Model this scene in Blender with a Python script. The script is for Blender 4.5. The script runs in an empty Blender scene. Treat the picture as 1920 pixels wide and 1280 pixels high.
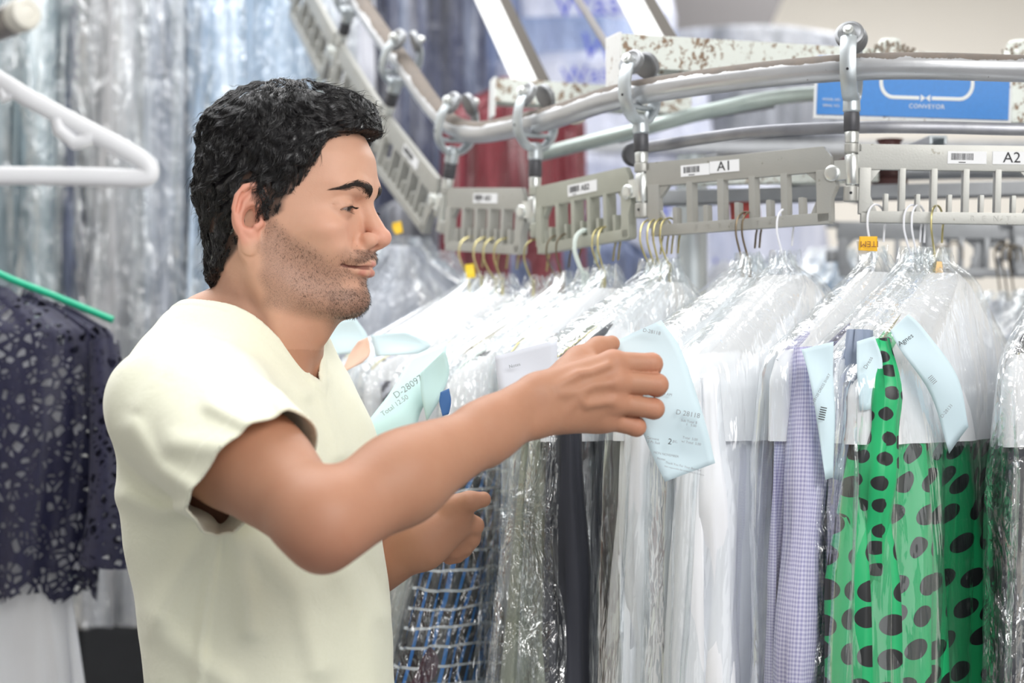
import bpy, bmesh, math, random
import numpy as np
from mathutils import Vector, Matrix, noise as mnoise

# ---------------------------------------------------------------- camera, world, lights, exposure
SC = bpy.context.scene
COL = SC.collection
FPX = 3400.0            # focal length in pixels of the 1920x1280 frame
CZ = 1.50               # camera height
HOR = 700.0             # image row of the horizon
def W(px, py, d):
    """pixel + distance -> world point"""
    return Vector(((px-960.0)*d/FPX, d, CZ+(HOR-py)*d/FPX))
cam_data = bpy.data.cameras.new('camera')
cam = bpy.data.objects.new('camera', cam_data); COL.objects.link(cam)
cam.location = (0, 0, CZ); cam.rotation_euler = (math.pi/2, 0, 0)
cam_data.sensor_width = 36.0; cam_data.lens = FPX/1920*36.0
cam_data.shift_y = 60/1920
cam_data.clip_start = 0.05; cam_data.clip_end = 60
cam_data.dof.use_dof = True; cam_data.dof.focus_distance = 1.97; cam_data.dof.aperture_fstop = 3.4
SC.camera = cam
SC.view_settings.view_transform = 'Standard'; SC.view_settings.look = 'None'
SC.view_settings.exposure = 0.12; SC.view_settings.gamma = 1.0
SC.view_settings.use_curve_mapping = False
SC.cycles.transparent_max_bounces = 24
SC.cycles.max_bounces = 8; SC.cycles.diffuse_bounces = 4; SC.cycles.glossy_bounces = 3
SC.cycles.sample_clamp_indirect = 4.0
world = bpy.data.worlds.new('World'); SC.world = world; world.use_nodes = True
bg = world.node_tree.nodes['Background']
bg.inputs[0].default_value = (0.93, 0.96, 1.0, 1); bg.inputs[1].default_value = 0.25
def area(name, loc, target, sx, sy, power, col=(1, 1, 1)):
    l = bpy.data.lights.new(name, 'AREA'); l.shape = 'RECTANGLE'; l.size = sx; l.size_y = sy
    l.energy = power; l.color = col
    o = bpy.data.objects.new(name, l); COL.objects.link(o); o.location = loc
    o.rotation_euler = (Vector(target)-Vector(loc)).to_track_quat('-Z', 'Y').to_euler()
    return o
area('shop_window_daylight', (1.3, -0.5, 3.0), (0.0, 2.1, 1.4), 2.2, 1.3, 70, (1, 0.985, 0.96))
area('front_fill_light', (0.9, -2.2, 1.5), (0.2, 2.2, 1.3), 3.0, 1.6, 22, (1, 1, 1))  # added soft frontal fill from behind the camera, not a real shop front
area('ceiling_panel_light', (-0.6, 2.6, 2.95), (-0.4, 2.6, 0), 1.2, 2.2, 17)
area('ceiling_panel_light.001', (1.2, 4.4, 2.95), (1.2, 4.4, 0), 1.2, 2.2, 26)
area('ceiling_panel_light.002', (-1.6, 4.6, 2.95), (-1.6, 4.6, 0), 1.6, 1.6, 16)

# ---------------------------------------------------------------- small helpers
PI = math.pi
def tag(o, label=None, cat=None, group=None, kind=None):
    if label: o['label'] = label
    if cat: o['category'] = cat
    if group: o['group'] = group
    if kind: o['kind'] = kind
    return o
def empty(name, loc=(0, 0, 0), label=None, cat=None, group=None, rz=0.0):
    o = bpy.data.objects.new(name, None); COL.objects.link(o); o.location = loc
    o.rotation_euler = (0, 0, rz); o.empty_display_size = 0.05
    return tag(o, label, cat, group)
def mesh_obj(name, V, F, mat, parent=None, smooth=True, uv=None, loc=None):
    """V, F in the parent's local frame (parents are unscaled)"""
    me = bpy.data.meshes.new(name)
    me.from_pydata([tuple(v) for v in V] if not isinstance(V, np.ndarray) else V.tolist(), [], F.tolist() if isinstance(F, np.ndarray) else F)
    if mat is not None: me.materials.append(mat)
    me.polygons.foreach_set('use_smooth', [smooth]*len(me.polygons))
    if uv is not None:
        l = me.uv_layers.new(name='UVMap'); idx = np.empty(len(me.loops), dtype=np.int32)
        me.loops.foreach_get('vertex_index', idx); l.data.foreach_set('uv', np.asarray(uv, dtype=np.float32)[idx].ravel())
    me.update()
    o = bpy.data.objects.new(name, me); COL.objects.link(o)
    if parent is not None: o.parent = parent
    if loc is not None: o.location = loc
    return o
class MB:
    """collects simple solids into one mesh"""
    def __init__(s): s.V = []; s.F = []
    def add(s, V, F):
        n = len(s.V); s.V += [tuple(v) for v in V]; s.F += [tuple(i+n for i in f) for f in F]
    def box(s, c, h, M=None):
        V = [(c[0]+sx*h[0], c[1]+sy*h[1], c[2]+sz*h[2]) for sx in (-1, 1) for sy in (-1, 1) for sz in (-1, 1)]
        if M is not None: V = [M @ Vector(v) for v in V]
        s.add(V, [(0, 1, 3, 2), (4, 6, 7, 5), (0, 4, 5, 1), (2, 3, 7, 6), (0, 2, 6, 4), (1, 5, 7, 3)])
    def tube(s, pts, r, n=10, closed=False, caps=True, flat=None):
        P = [Vector(p) for p in pts]; m = len(P)
        if m < 2: return
        R = r if hasattr(r, '__len__') else [r]*m
        T = []
        for i in range(m):
            a = P[(i-1) % m] if (closed or i > 0) else P[i]; b = P[(i+1) % m] if (closed or i < m-1) else P[i]
            T.append((b-a).normalized())
        up = Vector((0, 0, 1)) if abs(T[0].z) < 0.9 else Vector((0, 1, 0))
        N = (up - T[0]*up.dot(T[0])).normalized(); V = []
        for i in range(m):
            N = (N - T[i]*N.dot(T[i])).normalized(); B = T[i].cross(N)
            for k in range(n):
                a = 2*PI*k/n; ca, sa = math.cos(a), math.sin(a)
                if flat: ca *= flat[0]; sa *= flat[1]
                V.append(P[i]+(N*ca+B*sa)*R[i])
        F = [(i*n+k, i*n+(k+1) % n, ((i+1) % m)*n+(k+1) % n, ((i+1) % m)*n+k) for i in range(m if closed else m-1) for k in range(n)]
        if caps and not closed: F += [tuple(reversed(range(n))), tuple(range((m-1)*n, m*n))]
        s.add(V, F)
    def lathe(s, c, axis, prof, n=24):
        """prof: list of (distance along axis, radius)"""
        A = Vector(axis).normalized(); up = Vector((0, 0, 1)) if abs(A.z) < 0.9 else Vector((1, 0, 0))
        N = (up-A*up.dot(A)).normalized(); B = A.cross(N); C = Vector(c); V = []
        for (h, r) in prof:
            for k in range(n):
                a = 2*PI*k/n; V.append(C+A*h+(N*math.cos(a)+B*math.sin(a))*r)
        m = len(prof)
        F = [(i*n+k, i*n+(k+1) % n, (i+1)*n+(k+1) % n, (i+1)*n+k) for i in range(m-1) for k in range(n)]
        F += [tuple(reversed(range(n))), tuple(range((m-1)*n, m*n))]
        s.add(V, F)
    def prism(s, poly, y0, y1, M=None):
        """poly in (x,z); extruded y0..y1"""
        n = len(poly)
        V = [(x, y0, z) for x, z in poly]+[(x, y1, z) for x, z in poly]
        if M is not None: V = [M @ Vector(v) for v in V]
        s.add(V, [tuple(range(n)), tuple(reversed(range(n, 2*n)))]+[(i, i+n, (i+1) % n+n, (i+1) % n) for i in range(n)])
    def build(s, name, mat, parent=None, smooth=True, bevel=0.0, loc=None):
        o = mesh_obj(name, s.V, s.F, mat, parent, smooth, loc=loc)
        bm = bmesh.new(); bm.from_mesh(o.data); bmesh.ops.recalc_face_normals(bm, faces=bm.faces)
        if bevel:
            es = [e for e in bm.edges if len(e.link_faces) == 2 and e.calc_face_angle(0) > 0.6]
            bmesh.ops.bevel(bm, geom=es, offset=bevel, segments=2, profile=0.7, affect='EDGES')
        for e in bm.edges:
            if len(e.link_faces) == 2 and e.calc_face_angle(0) > 0.7: e.smooth = False
        bm.to_mesh(o.data); bm.free()
        return o
def catmull(pts, per=8):
    P = [Vector(p) for p in pts]; out = []
    for i in range(len(P)-1):
        p0 = P[i-1] if i > 0 else P[i]*2-P[i+1]; p1, p2 = P[i], P[i+1]; p3 = P[i+2] if i+2 < len(P) else P[i+1]*2-P[i]
        for k in range(per):
            t = k/per
            out.append(0.5*((2*p1)+(p2-p0)*t+(2*p0-5*p1+4*p2-p3)*t*t+(3*p1-p0-3*p2+p3)*t**3))
    out.append(P[-1]); return out
# ---------------------------------------------------------------- materials
class NT:
    def __init__(s, name):
        s.m = bpy.data.materials.new(name); s.m.use_nodes = True; s.t = s.m.node_tree; s.t.nodes.clear()
        s.out = s.n('ShaderNodeOutputMaterial')
    def n(s, typ, **kw):
        nd = s.t.nodes.new(typ)
        for k, v in kw.items():
            if k.startswith('_'): setattr(nd, k[1:], v)
        for k, v in kw.items():
            if not k.startswith('_'):
                key = int(k[1:]) if (k[0] == 'i' and k[1:].isdigit()) else k.replace('__', ' ')
                s.set(nd.inputs[key], v)
        return nd
    def set(s, inp, v):
        if isinstance(v, bpy.types.NodeSocket): s.t.links.new(v, inp)
        elif isinstance(v, bpy.types.Node): s.t.links.new(v.outputs[0], inp)
        else:
            if isinstance(v, tuple) and len(v) == 3 and inp.type == 'RGBA': v = v+(1,)
            inp.default_value = v
    def math(s, op, a, b=0.0, c=0.0, clamp=False):
        nd = s.n('ShaderNodeMath', _operation=op, i0=a, i1=b, i2=c); nd.use_clamp = clamp; return nd.outputs[0]
    def mix(s, f, a, b):
        nd = s.n('ShaderNodeMix', _data_type='RGBA'); s.set(nd.inputs[0], f); s.set(nd.inputs[6], a); s.set(nd.inputs[7], b); return nd.outputs[2]
    def ramp(s, f, stops):
        nd = s.n('ShaderNodeValToRGB', Fac=f); cr = nd.color_ramp
        while len(cr.elements) < len(stops): cr.elements.new(0.5)
        for e, (p, c) in zip(cr.elements, stops): e.position = p; e.color = tuple(c)+(1,) if len(c) == 3 else c
        return nd.outputs[0]
    def noise(s, scale, detail=3, rough=0.55, vec=None, dist=0.0, stretch=None, coord='Object'):
        if vec is None: vec = s.coord(coord)
        if stretch: vec = s.n('ShaderNodeMapping', Vector=vec, Scale=stretch).outputs[0]
        return s.n('ShaderNodeTexNoise', Vector=vec, Scale=scale, Detail=detail, Roughness=rough, Distortion=dist).outputs[0]
    def coord(s, which='Object'):
        if not hasattr(s, 'tc'): s.tc = s.n('ShaderNodeTexCoord')
        return s.tc.outputs[which]
    def bump(s, h, strength=0.3, dist=0.002, normal=None):
        nd = s.n('ShaderNodeBump', Strength=strength, Distance=dist, Height=h)
        if normal is not None: s.set(nd.inputs['Normal'], normal)
        return nd.outputs[0]
    def pbsdf(s, color, rough=0.5, metal=0.0, normal=None, **kw):
        nd = s.n('ShaderNodeBsdfPrincipled'); s.set(nd.inputs['Base Color'], color); s.set(nd.inputs['Roughness'], rough)
        s.set(nd.inputs['Metallic'], metal)
        if normal is not None: s.set(nd.inputs['Normal'], normal)
        for k, v in kw.items(): s.set(nd.inputs[k.replace('__', ' ')], v)
        return nd.outputs[0]
    def done(s, sh): s.set(s.out.inputs[0], sh); return s.m
def simple(name, color, rough=0.5, metal=0.0, nscale=0, namp=0.1, bump=0.0, bscale=200, **kw):
    t = NT(name); c = color
    if nscale:
        c = t.mix(t.noise(nscale, 4), tuple(max(0, x*(1-namp)) for x in color), tuple(min(1, x*(1+namp)) for x in color))
    nm = t.bump(t.noise(bscale, 3), bump, 0.001) if bump else None
    return t.done(t.pbsdf(c, rough, metal, nm, **kw))
# ---------------------------------------------------------------- implicit surfaces -> mesh
def smin(a, b, k):
    h = np.maximum(k-np.abs(a-b), 0.0)/k
    return np.minimum(a, b)-h*h*k*0.25
def smax(a, b, k): return -smin(-a, -b, k)
def sph(P, c, r): return np.linalg.norm(P-np.array(c), axis=1)-r
def ell(P, c, r, R=None):
    Q = P-np.array(c)
    if R is not None: Q = Q @ R
    r = np.array(r, dtype=float)
    k0 = np.linalg.norm(Q/r, axis=1); k1 = np.linalg.norm(Q/(r*r), axis=1)
    return k0*(k0-1.0)/np.maximum(k1, 1e-9)
def cone(P, a, b, r1, r2):
    a = np.array(a, dtype=float); b = np.array(b, dtype=float); ab = b-a
    t = np.clip(((P-a) @ ab)/(ab @ ab), 0, 1)
    return np.linalg.norm(P-a-t[:, None]*ab, axis=1)-(r1+(r2-r1)*t)
def chain(P, pts, rs, k=0.0):
    d = None
    for i in range(len(pts)-1):
        e = cone(P, pts[i], pts[i+1], rs[i], rs[i+1])
        d = e if d is None else (np.minimum(d, e) if k == 0 else smin(d, e, k))
    return d
def sstep(a, b, x):
    t = np.clip((x-a)/(b-a), 0, 1); return t*t*(3-2*t)
def inbox(f, lo, hi, pad, far=1.0):
    """evaluate f only near its bounding box"""
    lo = np.array(lo)-pad; hi = np.array(hi)+pad
    def g(P):
        out = np.full(len(P), far*0.0+pad, dtype=float)
        m = np.all((P > lo) & (P < hi), axis=1)
        # outside the padded box: a lower bound that keeps the sign
        if m.any(): out[m] = f(P[m])
        q = ~m
        if q.any():
            dd = np.maximum(np.maximum(lo-P[q], P[q]-hi), 0); out[q] = np.linalg.norm(dd, axis=1)+pad*0.9
        return out
    return g
def surface(f, lo, hi, h, B=8, slack=1.35):
    """sparse surface nets: returns V (n,3), F (m,4)"""
    lo = np.array(lo, dtype=float); hi = np.array(hi, dtype=float)
    nb = np.ceil((hi-lo)/(h*B)).astype(int)
    g = np.stack(np.meshgrid(*[np.arange(k) for k in nb], indexing='ij'), -1).reshape(-1, 3)
    c = lo+(g+0.5)*h*B
    v = np.concatenate([f(c[i:i+200000]) for i in range(0, len(c), 200000)])
    g = g[np.abs(v) < h*B*0.87*slack]
    off = np.stack(np.meshgrid(*[np.arange(B+1)]*3, indexing='ij'), -1).reshape(-1, 3)
    DIM = (nb*B+2).astype(np.int64)
    def key(ijk): return (ijk[..., 0].astype(np.int64)*DIM[1]+ijk[..., 1])*DIM[2]+ijk[..., 2]
    cellk = []; cellp = []; faces = []
    step = 400
    co = np.stack(np.meshgrid(*[np.arange(2)]*3, indexing='ij'), -1).reshape(-1, 3)
    eds = [(a, b) for a in range(8) for b in range(a+1, 8) if np.abs(co[a]-co[b]).sum() == 1]
    edge_rec = []
    for s0 in range(0, len(g), step):
        gb = g[s0:s0+step]
        I = gb[:, None, :]*B+off[None]
        val = f((lo+I.reshape(-1, 3)*h)).reshape(len(gb), B+1, B+1, B+1)
        sg = val < 0
        cs = [val[:, x:x+B, y:y+B, z:z+B] for x, y, z in co]
        cn = sum((q < 0).astype(int) for q in cs); act = (cn > 0) & (cn < 8)
        bi, ix, iy, iz = np.nonzero(act)
        if len(bi) == 0: continue
        q = np.stack([a[bi, ix, iy, iz] for a in cs], 1)
        acc = np.zeros((len(bi), 3)); cnt = np.zeros(len(bi))
        for a, b in eds:
            va, vb = q[:, a], q[:, b]; m = (va < 0) != (vb < 0)
            t = np.where(m, va/np.where(m, va-vb, 1), 0)
            acc[m] += co[a]+(co[b]-co[a])*t[m, None]; cnt[m] += 1
        gi = gb[bi]*B+np.stack([ix, iy, iz], 1)
        cellk.append(key(gi)); cellp.append(lo+(gi+acc/cnt[:, None])*h)
        for ax in range(3):
            sl = [slice(0, B)]*3; s2 = list(sl); s2[ax] = slice(1, B+1)
            A = sg[(slice(None),)+tuple(sl)]; Bv = sg[(slice(None),)+tuple(s2)]
            eb, ex, ey, ez = np.nonzero(A != Bv)
            gi = gb[eb]*B+np.stack([ex, ey, ez], 1)
            edge_rec.append((ax, gi, A[eb, ex, ey, ez]))
    K = np.concatenate(cellk); Pn = np.concatenate(cellp)
    o = np.argsort(K); K = K[o]; Pn = Pn[o]
    for ax, gi, ins in edge_rec:
        u = (ax+1) % 3; w = (ax+2) % 3
        du = np.zeros(3, int); du[u] = 1; dw = np.zeros(3, int); dw[w] = 1
        quad = [key(gi-du-dw), key(gi-dw), key(gi), key(gi-du)]
        idx = []; ok = np.ones(len(gi), bool)
        for kq in quad:
            j = np.searchsorted(K, kq); j = np.minimum(j, len(K)-1); ok &= K[j] == kq; idx.append(j)
        Q = np.stack(idx, 1); Q = np.where(ins[:, None], Q, Q[:, ::-1])[ok]
        faces.append(Q)
    F = np.concatenate(faces)
    # pull vertices onto the surface
    for _ in range(2):
        e = h*0.25
        for s0 in range(0, len(Pn), 400000):
            p = Pn[s0:s0+400000]; d0 = f(p); gr = np.stack([f(p+np.eye(3)[i]*e)-f(p-np.eye(3)[i]*e) for i in range(3)], 1)/(2*e)
            n2 = np.maximum((gr**2).sum(1), 0.2); st = np.clip(d0/n2, -h*0.5, h*0.5)
            Pn[s0:s0+400000] = p-gr*st[:, None]*0.8
    return Pn, F
def gradn(f, P, e):
    g = np.stack([f(P+np.eye(3)[i]*e)-f(P-np.eye(3)[i]*e) for i in range(3)], 1)
    return g/np.maximum(np.linalg.norm(g, axis=1), 1e-9)[:, None]
# ---------------------------------------------------------------- the man: body field (world metres), head in local millimetres
PSI = math.radians(15)
HO = np.array(W(534, 430, 1.95))
HR = np.array([[math.cos(PSI), -math.sin(PSI), 0], [math.sin(PSI), math.cos(PSI), 0], [0, 0, 1.0]])  # rows: forward, left, up
def to_head(P): return ((P-HO) @ HR.T)*1000.0
def from_head(Q): return HO+(np.asarray(Q, dtype=float)/1000.0) @ HR
_z = [-100, -90, -80, -70, -55, -40, -24, 0, 20, 45, 75, 100, 120, 133]
_F = [60, 78, 88, 91, 92, 94, 94, 91, 92, 102, 99, 87, 62, 20]
_B = [-5, -5, -20, -40, -55, -66, -74, -82, -87, -90, -85, -72, -48, -10]
_Wd = [26, 36, 44, 50, 56, 60, 64, 68, 70, 72, 69, 60, 44, 14]
_C = [30, 25, 18, 12, 8, 4, 0, -2, -4, -6, -6, -6, -6, -6]
_N = [1.8, 1.8, 1.75, 1.75, 1.75, 1.75, 1.85, 2.05, 2.25, 2.4, 2.3, 2.2, 2.1, 2.0]
def _ip(z, a): return np.interp(z, _z, a)
_zz = np.linspace(-105, 134, 240)
def _sm(a):
    v = np.interp(_zz, _z, a); k = np.exp(-np.linspace(-2, 2, 17)**2); k /= k.sum()
    return np.convolve(np.pad(v, 8, mode='edge'), k, mode='valid')
_F, _B, _Wd, _C, _N = [_sm(a) for a in (_F, _B, _Wd, _C, _N)]; _z = _zz
EYE = [np.array([75.5, s*33.5, 19.0]) for s in (-1, 1)]
LIPU = [(99.2, 0, -39.0), (97.4, 8, -38.2), (89.5, 18, -40.2), (78.5, 28, -41.5)]
LIPL = [(96.0, 0, -48.2), (94.8, 8, -48.0), (87.5, 18, -46.6), (78.5, 27, -43.0)]
LIPR = [3.1, 3.1, 2.4, 1.0]; LIPRL = [4.5, 4.2, 3.1, 1.1]
PART = [(102, 0, -43.4), (98.5, 10, -43.2), (90.0, 19, -43.0), (80.0, 29, -42.0), (76, 33, -40)]
def mir(P):
    Q = P.copy(); Q[:, 1] = np.abs(Q[:, 1]); return Q
def ear(P):
    # right-hand ear, near the camera; mirrored for the other. e-frame: a = backward, b = outward, c = up
    Q = mir(P)-np.array([-2.0, 66.0, 2.0])
    ang = math.radians(24); tl = math.radians(-14)
    x, y, z = Q[:, 0], Q[:, 1], Q[:, 2]
    a = -x*math.cos(ang)+y*math.sin(ang); b = x*math.sin(ang)+y*math.cos(ang)
    a2 = a*math.cos(tl)-z*math.sin(tl); c = a*math.sin(tl)+z*math.cos(tl)
    E = np.stack([a2, b, c], 1)
    # plate
    d = ell(E, (14, 7.0, 9), (16, 4.0, 28))
    d = smin(d, ell(E, (5, 5, -19), (8.5, 3.8, 12)), 6)          # lobe
    rim = [(1, 6, 10), (1.5, 8, 22), (6, 9.5, 32), (14, 10.5, 36), (23, 11.5, 31), (28, 12, 20), (28, 11.5, 7), (23, 10, -5), (15, 8, -15), (8, 7, -22)]
    d = smin(d, chain(E, rim, [2.6, 2.9, 3.1, 3.3, 3.4, 3.3, 3.0, 2.8, 2.8, 2.8]), 3)
    anti = [(7, 8, 26), (14, 9.5, 24), (19.5, 10, 15), (20, 10, 4), (15.5, 9, -7), (9, 8, -13)]
    d = smin(d, chain(E, anti, [1.8, 2.4, 2.8, 2.8, 2.6, 2.6]), 3)
    d = smin(d, chain(E, [(17, 9, 21), (13, 9, 29)], [2.2, 1.6]), 3)
    d = smax(d, -ell(E, (9, 11.0, 2), (8.5, 9.5, 13)), 3)        # concha
    d = smax(d, -ell(E, (24, 13, 14), (2.2, 3.0, 12)), 2)        # scapha groove
    d = smin(d, cone(E, (-1.5, 7, -1), (1.5, 9.5, -5.5), 4.2, 3.4), 4)  # tragus
    d = smin(d, cone(E, (6.5, 8, -13), (9, 8, -12), 3.6, 3.2), 4)
    d = smax(d, -ell(E, (3.5, 5, 1.0), (4, 8, 4)), 2)
    return d
def head(P):
    z = np.clip(P[:, 2], _z[0], _z[-1])
    F, B, Wd, C, N = (np.interp(z, _z, a) for a in (_F, _B, _Wd, _C, _N))
    x = P[:, 0]-C; hx = np.where(x > 0, F-C, C-B)
    ax = np.abs(x)/hx; ay = np.abs(P[:, 1])/Wd; n = np.where(x > 0, N, 2.15)
    rr = (ax**n+ay**n)**(1/n)
    rad = np.sqrt(P[:, 1]**2+x*x); d = np.where(rr > 1e-3, rad*(1-1/np.maximum(rr, 1e-3)), -Wd)
    d = np.maximum(d, -60)
    d = smax(d, P[:, 2]-134, 22); d = smax(d, -98-P[:, 2], 26)
    M = mir(P)
    # occiput, temples
    d = smin(d, ell(P, (-34, 0, 38), (56, 62, 62)), 20)
    d = smax(d, -ell(M, (74, 84, 42), (30, 16, 34)), 22)
    # jaw
    d = smin(d, chain(M, [(4, 53, -18), (8, 51, -50), (34, 42, -72), (72, 15, -83)], [10, 11, 11, 12], 4), 16)
    d = smin(d, ell(P, (80, 0, -77), (15, 19, 14)), 10)
    # cheeks
    d = smin(d, ell(M, (60, 46, -4), (24, 17, 14)), 20)
    d = smin(d, ell(M, (63, 36, -25), (21, 16, 15)), 16)
    d = smax(d, -ell(M, (60, 70, -42), (26, 16, 20)), 18)
    # eye sockets
    d = smax(d, -ell(M, (105, 28, 20), (19, 20, 13)), 12)
    d = smax(d, -ell(M, (99, 15, 21), (10, 7, 9)), 8)
    # brow ridge
    d = smin(d, chain(M, [(94, 8, 38), (90, 24, 42), (78, 42, 40)], [7.5, 8, 6.5], 4), 9)
    # nose
    d = smin(d, cone(P, (91, 0, 28), (102, 0, 2), 7.0, 7.2), 9)
    d = smin(d, cone(P, (100, 0, 4), (109.5, 0, -9.5), 7.4, 9.4), 6)
    d = smin(d, ell(P, (110.0, 0, -12.0), (10.0, 10.5, 8.8)), 4)
    d = smin(d, ell(M, (99, 12.5, -14.5), (10.5, 6.6, 8.6)), 4.0)
    d = smin(d, cone(P, (98, 0, -24), (107, 0, -19), 4.6, 4.0), 5)
    d = smax(d, -ell(M, (103.5, 6.8, -24.0), (6.8, 3.3, 6.0)), 1.6)
    d = smax(d, -cone(M, (93, 21, -4), (89, 21.5, -17), 2.2, 2.4), 5)
    # philtrum and smile fold
    d = smax(d, -cone(P, (103.4, 0, -27), (104.4, 0, -36), 2.4, 2.0), 3)
    d = smax(d, -chain(M, [(93, 21, -17), (86, 28, -28), (80, 32, -41)], [1.6, 1.8, 1.2]), 7)
    d = smin(d, ell(M, (84, 13, -32), (15, 20, 9)), 10)
    # lips
    d = smin(d, chain(M, LIPU, LIPR, 2), 4.0)
    d = smin(d, chain(M, LIPL, LIPRL, 2), 5.0)
    d = smax(d, -chain(M, PART, [1.3, 1.2, 1.2, 1.1, 0.6]), 2.0)
    d = smax(d, -ell(P, (104.5, 0, -62), (9.0, 18, 5.0)), 6)
    # eyes: lids as shells round the eyeball, opening, then the ball itself
    for e in EYE:
        if True:
            Q = P-e; s = 1 if e[1] > 0 else -1
            d = smin(d, np.linalg.norm(Q*np.array([1, 0.93, 1.0]), axis=1)-14.0, 4)
            # crease of the upper lid
            lat = Q[:, 1]*s
            d = smax(d, -(np.sqrt((np.linalg.norm(Q, axis=1)-15.4)**2+((Q[:, 2]-6.6+0.022*lat**2))**2)-0.9+0.12*np.maximum(np.abs(lat)-6, 0)), 2.4)
            # opening: looking down, so a low narrow slit
            up = 1.2-0.016*(lat+1)**2-0.06*lat; lo = -5.8+0.017*lat**2+0.06*lat
            slit = np.maximum(np.maximum(Q[:, 2]-up, lo-Q[:, 2]), -Q[:, 0]+2)
            d = smax(d, -slit, 1.0)
            d = np.minimum(d, np.linalg.norm(Q, axis=1)-12.3)
    er = ear(P)
    d = smin(d, er, 4)
    return d
def V3(px, py, d): return np.array(W(px, py, d))
# arm nodes
SH = V3(325, 765, 1.80); EL = V3(614, 982, 1.60); WR = V3(1000, 757, 1.765)
def arm_right(P):
    u = (EL-SH)/np.linalg.norm(EL-SH); f = (WR-EL)/np.linalg.norm(WR-EL)
    d = cone(P, SH, SH+u*0.12, 0.062, 0.050)
    d = smin(d, cone(P, SH+u*0.10, EL-u*0.04, 0.049, 0.040), 0.02)
    nb = np.cross(f, u); nb /= np.linalg.norm(nb); mid = np.cross(nb, u)
    d = smin(d, ell(P, SH+u*0.150+np.array([0.006, -0.004, 0.006]), (0.070, 0.046, 0.046), np.stack([u, nb, mid], 1)), 0.02)
    d = smin(d, sph(P, EL-u*0.012, 0.0395), 0.02)
    d = smin(d, cone(P, EL, EL+f*0.09, 0.0375, 0.0375), 0.02)
    d = smin(d, cone(P, EL+f*0.09, WR-f*0.06, 0.0375, 0.0275), 0.02)
    side = np.cross(f, [0, 0, 1.0]); side /= np.linalg.norm(side); upn = np.cross(side, f)
    d = smin(d, ell(P, EL+f*0.095+upn*0.006-side*0.004, (0.070, 0.036, 0.034), np.stack([f, side, upn], 1)), 0.02)
    d = smin(d, chain(P, [WR-f*0.07+upn*0.008, WR+upn*0.010], [0.021, 0.0175]), 0.015)
    d = smin(d, chain(P, [WR-f*0.07-upn*0.010, WR-upn*0.011], [0.021, 0.0170]), 0.015)
    d = smin(d, sph(P, WR-f*0.012-upn*0.016-side*-0.002, 0.0125), 0.012)     # wrist bone
    d = smin(d, sph(P, EL+np.array([-0.006, 0.004, -0.024]), 0.0165), 0.018)
    return d
FING = [  # (px, py, d) for knuckle, middle joint, end joint, tip; radii
    ([(1150, 681, 1.800), (1222, 682, 1.812), (1222, 690, 1.842), (1188, 688, 1.856)], [0.0120, 0.0106, 0.0090, 0.0078]),
    ([(1156, 716, 1.795), (1232, 721, 1.806), (1232, 726, 1.838), (1196, 722, 1.854)], [0.0120, 0.0108, 0.0092, 0.0080]),
    ([(1152, 754, 1.798), (1226, 766, 1.808), (1224, 768, 1.838), (1190, 758, 1.854)], [0.0116, 0.0102, 0.0088, 0.0078]),
    ([(1136, 785, 1.806), (1193, 800, 1.812), (1192, 798, 1.836), (1166, 788, 1.850)], [0.0106, 0.0094, 0.0080, 0.0072])]
THUMB = ([(1040, 725, 1.80), (1085, 676, 1.826), (1122, 653, 1.846), (1147, 644, 1.855)], [0.018, 0.0135, 0.0108, 0.0084])
def hand_right(P):
    d = None
    wr = WR
    for i, (pts, rs) in enumerate(FING):
        k = V3(*pts[0])
        base = wr+np.array([0.010, 0.006, (0.014, 0.005, -0.006, -0.015)[i]])
        m = cone(P, base, k, 0.0185 if i < 3 else 0.016, 0.0125)
        d = m if d is None else smin(d, m, 0.012)
    # fill the palm and the ball of the thumb
    d = smin(d, cone(P, V3(1050, 745, 1.80), V3(1120, 730, 1.812), 0.024, 0.020), 0.014)
    d = smin(d, cone(P, V3(1030, 765, 1.795), V3(1110, 782, 1.81), 0.016, 0.014), 0.012)
    # thumb leaves the side of the palm
    t = chain(P, [V3(*p) for p in THUMB[0]], THUMB[1], 0.008)
    d = smin(d, t, 0.010)
    d = smin(d, cone(P, V3(1075, 700, 1.815), V3(1128, 690, 1.815), 0.013, 0.011), 0.014)   # web
    # knuckles
    for i, (pts, rs) in enumerate(FING):
        d = smin(d, sph(P, V3(pts[0][0]-2, pts[0][1], pts[0][2]-0.003), 0.0112), 0.008)
    # tendons and veins on the back of the hand
    for ps in (((1045, 724, 1.7560), (1085, 700, 1.7660), (1108, 697, 1.7710), (1140, 684, 1.7800)), ((1050, 738, 1.7560), (1090, 733, 1.7660), (1112, 722, 1.7710), (1148, 718, 1.7790)), ((1055, 772, 1.7650), (1085, 748, 1.7660), (1100, 758, 1.7690), (1148, 752, 1.7810))):
        d = smin(d, chain(P, [V3(*a) for a in ps], [0.0010, 0.0019, 0.0017, 0.0010][:len(ps)]), 0.009)
    fd = None
    for pts, rs in FING:
        q = chain(P, [V3(*p) for p in pts], rs, 0.004)
        fd = q if fd is None else np.minimum(fd, q)
    # creases over the finger joints and knuckles
    for pts, rs in FING:
        m_ = V3(*pts[1]); k_ = V3(*pts[0]); ax = m_-k_; ax /= np.linalg.norm(ax); q = (P-m_) @ ax; r_ = np.linalg.norm(P-m_, axis=1)
        fd = fd+0.0007*np.exp(-(r_/0.012)**2)*(np.sin(q*2600)**2)
        q = (P-k_) @ ax; r_ = np.linalg.norm(P-k_-np.array([0, -0.008, 0]), axis=1); d = d-0.0022*np.exp(-(r_/0.009)**2)
    return smin(d, fd, 0.0045)
LEL = V3(630, 1105, 2.09); LWR = V3(795, 1012, 2.035)
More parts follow.
